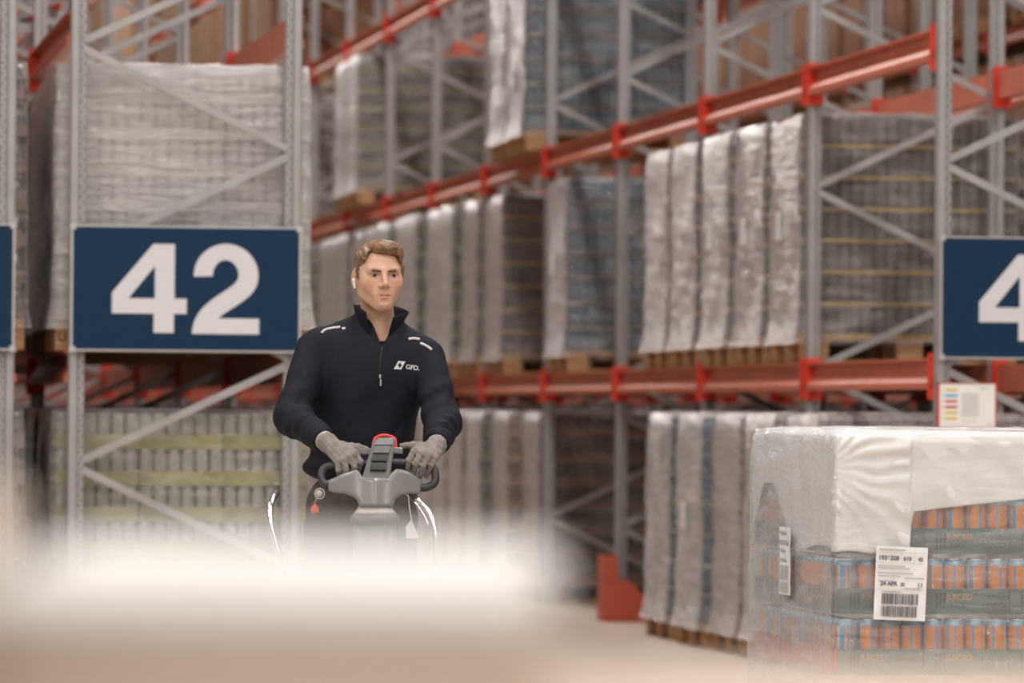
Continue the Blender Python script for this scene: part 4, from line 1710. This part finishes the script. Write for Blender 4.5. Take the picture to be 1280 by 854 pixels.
outl = [(411, 601), (418, 598), (428, 593), (438, 589.5), (447, 586.5), (451, 589), (455, 596), (487, 597), (492, 589.5), (497, 585.5), (504, 586), (514, 589.5), (524, 596), (530, 600),
        (529, 610), (527, 617), (512, 616.5), (502, 618.5), (496, 623), (493, 632), (451, 632), (449, 625), (444, 620.5), (434, 617), (422, 616), (414, 614), (411, 608)]
OP = np.array([((a - 470) / 399, 1.3715 - (b - 512) / 399) for a, b in outl])


def poly2d(X, Z, V):
    d = np.full(X.shape, 1e9)
    s = np.ones(X.shape)
    n = len(V)
    for i in range(n):
        j = i - 1
        e = V[j] - V[i]
        wx, wz = X - V[i, 0], Z - V[i, 1]
        t = np.clip((wx * e[0] + wz * e[1]) / (e @ e), 0, 1)
        d = np.minimum(d, (wx - e[0] * t) ** 2 + (wz - e[1] * t) ** 2)
        c1, c2, c3 = Z >= V[i, 1], Z < V[j, 1], e[0] * wz > e[1] * wx
        s = np.where((c1 & c2 & c3) | (~c1 & ~c2 & ~c3), -s, s)
    return s * np.sqrt(d)


def wing_sdf(X, Y, Z):
    r = .010
    d2 = poly2d(X, Z, OP) + r
    # bows forward at the middle, thinner towards the ends
    yc = -.455 + .55 * np.abs(X - .0) ** 2 * 4 + .25 * (Z - 1.13)
    dy = np.abs(Y - yc) - (.048 - .11 * np.abs(X)) + r
    return np.sqrt(np.maximum(d2, 0) ** 2 + np.maximum(dy, 0) ** 2) + np.minimum(np.maximum(d2, dy), 0) - r


link('tiller_head', sdf_mesh(wing_sdf, (-.17, -.54, 1.05), (.17, -.36, 1.20), .0032, 'tiller_head', [M['tiller_grey']]), truck)
# neck flaring down from the head
nk = []
for (hw, hd, z, y) in ((.043, .030, 1.095, -.455), (.046, .034, 1.080, -.460), (.058, .042, 1.060, -.465), (.070, .050, 1.046, -.470)):
    nk.append((hw, hd, z, y))


def loft(secs, n=20, pw=3.0):
    vs, fs = [], []
    for (hw, hd, z, y) in secs:
        for k in range(n):
            a = 2 * PI * k / n
            c, s = math.cos(a), math.sin(a)
            q = (abs(c) ** pw + abs(s) ** pw) ** (-1 / pw)
            vs.append((.003 + hw * c * q, y + hd * s * q, z))
    for i in range(len(secs) - 1):
        for k in range(n):
            k2 = (k + 1) % n
            fs.append((i * n + k, (i + 1) * n + k, (i + 1) * n + k2, i * n + k2))
    fs.append(tuple(range(n)))
    fs.append(tuple((len(secs) - 1) * n + k for k in range(n))[::-1])
    return MB().add(vs, fs)


link('tiller_neck', loft(nk).mesh('tiller_neck', M['tiller_pale'], True), truck)
link('tiller_boot', loft([(.060, .044, 1.050, -.47), (.076, .056, 1.044, -.47), (.079, .060, 1.030, -.47), (.074, .056, 1.020, -.47), (.066, .05, 1.018, -.47)]).mesh('tiller_boot', M['key_mid'], True), truck)
link('tiller_column', loft([(.066, .05, 1.02, -.47), (.068, .055, .9, -.48), (.075, .07, .7, -.50)]).mesh('tiller_column', M['tiller_dark'], True), truck)

# console between the grips, leaning back, with its keys
def slab(p0, p1, w0, w1, th, y0, y1):
    """slab from the lower edge p0 (px centre, py) to the upper edge p1"""
    a, b = hp(p0[0], p0[1], y0), hp(p1[0], p1[1], y1)
    vs = []
    for (c, wd) in ((a, w0), (b, w1)):
        for s in (-1, 1):
            vs.append((c[0] + s * wd / 2, c[1], c[2]))
    bk = [(v[0], v[1] + th, v[2] - th * .25) for v in vs]
    return MB().add(vs + bk, [(0, 1, 3, 2), (4, 6, 7, 5), (0, 4, 5, 1), (2, 3, 7, 6), (0, 2, 6, 4), (1, 5, 7, 3)])


def soften(me, name, parent, wd=.004):
    o = link(name, me, parent)
    b = o.modifiers.new('bevel', 'BEVEL')
    b.width = wd
    b.segments = 2
    return o


con = soften(slab((471, 600), (482, 549), .088, .068, .05, -.450, -.392).mesh('console', M['key_mid']), 'console', truck)
for k, (p0, p1, wd, mt) in enumerate((((474.5, 587), (475.5, 578), .050, 'key'), ((475.5, 576), (477, 568), .050, 'key'), ((478, 566), (480, 557), .052, 'key_mid'))):
    soften(slab(p0, p1, wd, wd * .97, .010, -.450 + .013 * (k + .5) - .004, -.443 + .013 * (k + .9) - .004).mesh('button', M[mt]), 'button', con, .002)
soften(slab((480.5, 556), (484, 546.5), .060, .052, .03, -.408, -.385).mesh('stop_paddle', M['tiller_grey']), 'stop_paddle', truck)
rim = [hp(468, 556, -.392), hp(471, 548, -.384), hp(478, 544.5, -.38), hp(488, 545, -.378), hp(495, 549, -.38), hp(496, 560, -.39)]
link('stop_rim', MB().tube(rim, .0055, 8).mesh('stop_rim', M['stop_red'], True), truck)
for p0, p1 in (((466, 564), (450, 564.5)), ((490, 562), (505, 563.5))):
    a, b = Vector(hp(*p0, -.395)), Vector(hp(*p1, -.392))
    soften(MB().bar(a, b, .014, .020).mesh('thumb_lever', M['tiller_grey']), 'thumb_lever', truck, .004)
link('grip_loop', MB().tube([hp(413, 607, -.43), hp(406, 602, -.42), hp(404, 593, -.41), hp(408, 585, -.40), hp(420, 582, -.397), hp(440, 580.5, -.397), hp(462, 579, -.40)], .0125, 12).mesh('grip_loop', M['rubber'], True), truck)
link('grip_loop', MB().tube([hp(526, 609, -.43), hp(537, 608, -.425), hp(545, 602, -.42), hp(545.5, 591, -.41), hp(541, 583, -.40), hp(525, 579.5, -.397), hp(488, 577, -.40)], .0125, 12).mesh('grip_loop', M['rubber'], True), truck)
# chassis, platform, forks, wheels
link('motor_housing', loft([(.36, .20, .10, -.52), (.37, .22, .45, -.52), (.35, .20, .74, -.52), (.30, .16, .80, -.52)], 28, 6).mesh('motor_housing', M['truck_body'], True), truck)
link('platform', MB().bbox((-.03, .06, .095), (.62, .60, .032), .008).mesh('platform', M['tiller_dark']), truck)
link('battery_case', MB().bbox((-.03, .58, .42), (.66, .36, .62), .02).mesh('battery_case', M['truck_body']), truck)
fk = MB().bbox((0, 1.35, .075), (.17, 1.2, .05), .008).mesh('fork', M['truck_body'])
for s in (-1, 1):
    link('fork', fk, truck, (-.03 + s * .19, 0, 0))
wh = MB().lathe([(.03, -.03), (.095, -.03), (.10, -.02), (.10, .02), (.095, .03), (.03, .03)], 24)
wv = [Vector(v) for v in wh.v]
wh.v = [(v.z, v.x, v.y) for v in wv]
wm = wh.mesh('wheel', M['rubber'], True)
for sx in (-.22, .20):
    link('wheel', wm, truck, (sx, -.52, .10))
rl = MB().lathe([(.0, -.05), (.035, -.05), (.035, .05), (.0, .05)], 16)
rl.v = [(v[2], v[0], v[1]) for v in rl.v]
rm = rl.mesh('load_roller', M['rubber'], True)
for s in (-1, 1):
    link('load_roller', rm, truck, (-.03 + s * .19, 1.7, .035))
# chrome hoops
link('guard_rail', MB().tube([hp(512, 617, -.40), hp(520, 620, -.43), hp(534, 634, -.46), hp(543, 652, -.48), hp(546.5, 672, -.49), hp(546, 710, -.50), hp(540, 750, -.50)], .0095, 12).mesh('guard_rail', M['chrome'], True), truck)
link('guard_rail', MB().tube([hp(513, 618, -.42), hp(520, 626, -.45), hp(530, 640, -.47), hp(537, 655, -.48)], .0045, 10).mesh('guard_rail', M['chrome'], True), truck)
link('guard_rail', MB().tube([hp(349, 618, -.40), hp(344, 624, -.43), hp(341, 636, -.46), hp(342, 652, -.48), hp(347, 672, -.49), hp(356, 705, -.50), hp(366, 750, -.50)], .0095, 12).mesh('guard_rail', M['chrome'], True), truck)
# key ring with an orange tag and a paper tag on a string
ky = tag(link('key_ring', MB().tube([hp(402 + 6 * math.cos(a), 617 + 6.5 * math.sin(a), -.435) for a in np.linspace(0, 2 * PI, 15)], .0016, 6, 0, 2).mesh('key_ring', M['tiller_pale'], True), None, (MX, MY, 0), MT),
         'pale key ring with an orange tag hanging at the left grip of the truck', 'key ring')
link('tag', loft([(.0, .002, 0, 0), (.011, .0025, -.012, 0), (.014, .003, -.022, 0), (.009, .0025, -.034, 0)], 16, 2).mesh('tag', mat('orange_tag', (.55, .14, .07), .5), True), ky, hp(395, 629, -.435))
link('ring_disc', MB().lathe([(0, -.001), (.012, -.001), (.012, .001), (0, .001)], 18, cap=False).mesh('ring_disc', M['tiller_pale'], True), ky, hp(401, 617, -.433)).rotation_euler = (PI / 2, 0, 0)
link('key_chain', MB().tube([hp(399, 622, -.435), hp(397, 626, -.435), hp(395.5, 630, -.435)], .0012, 6).mesh('key_chain', M['alu'], True), ky)
pt = tag(link('paper_tag', MB().add([hp(516, 647, -.50), hp(526, 671, -.50), hp(510, 671, -.50), hp(509, 657, -.50)] + [hp(516, 647, -.499), hp(526, 671, -.499), hp(510, 671, -.499), hp(509, 657, -.499)],
                                         [(0, 3, 2, 1), (4, 5, 6, 7), (0, 1, 5, 4), (1, 2, 6, 5), (2, 3, 7, 6), (3, 0, 4, 7)]).mesh('paper_tag', M['tiller_pale']), None, (MX, MY, 0), MT),
         'pale paper tag hanging on a string below the right side of the tiller', 'tag')
link('string', MB().tube([hp(512, 618, -.46), hp(513.5, 632, -.48), hp(516, 648, -.50)], .0016, 6).mesh('string', M['tiller_pale'], True), pt)
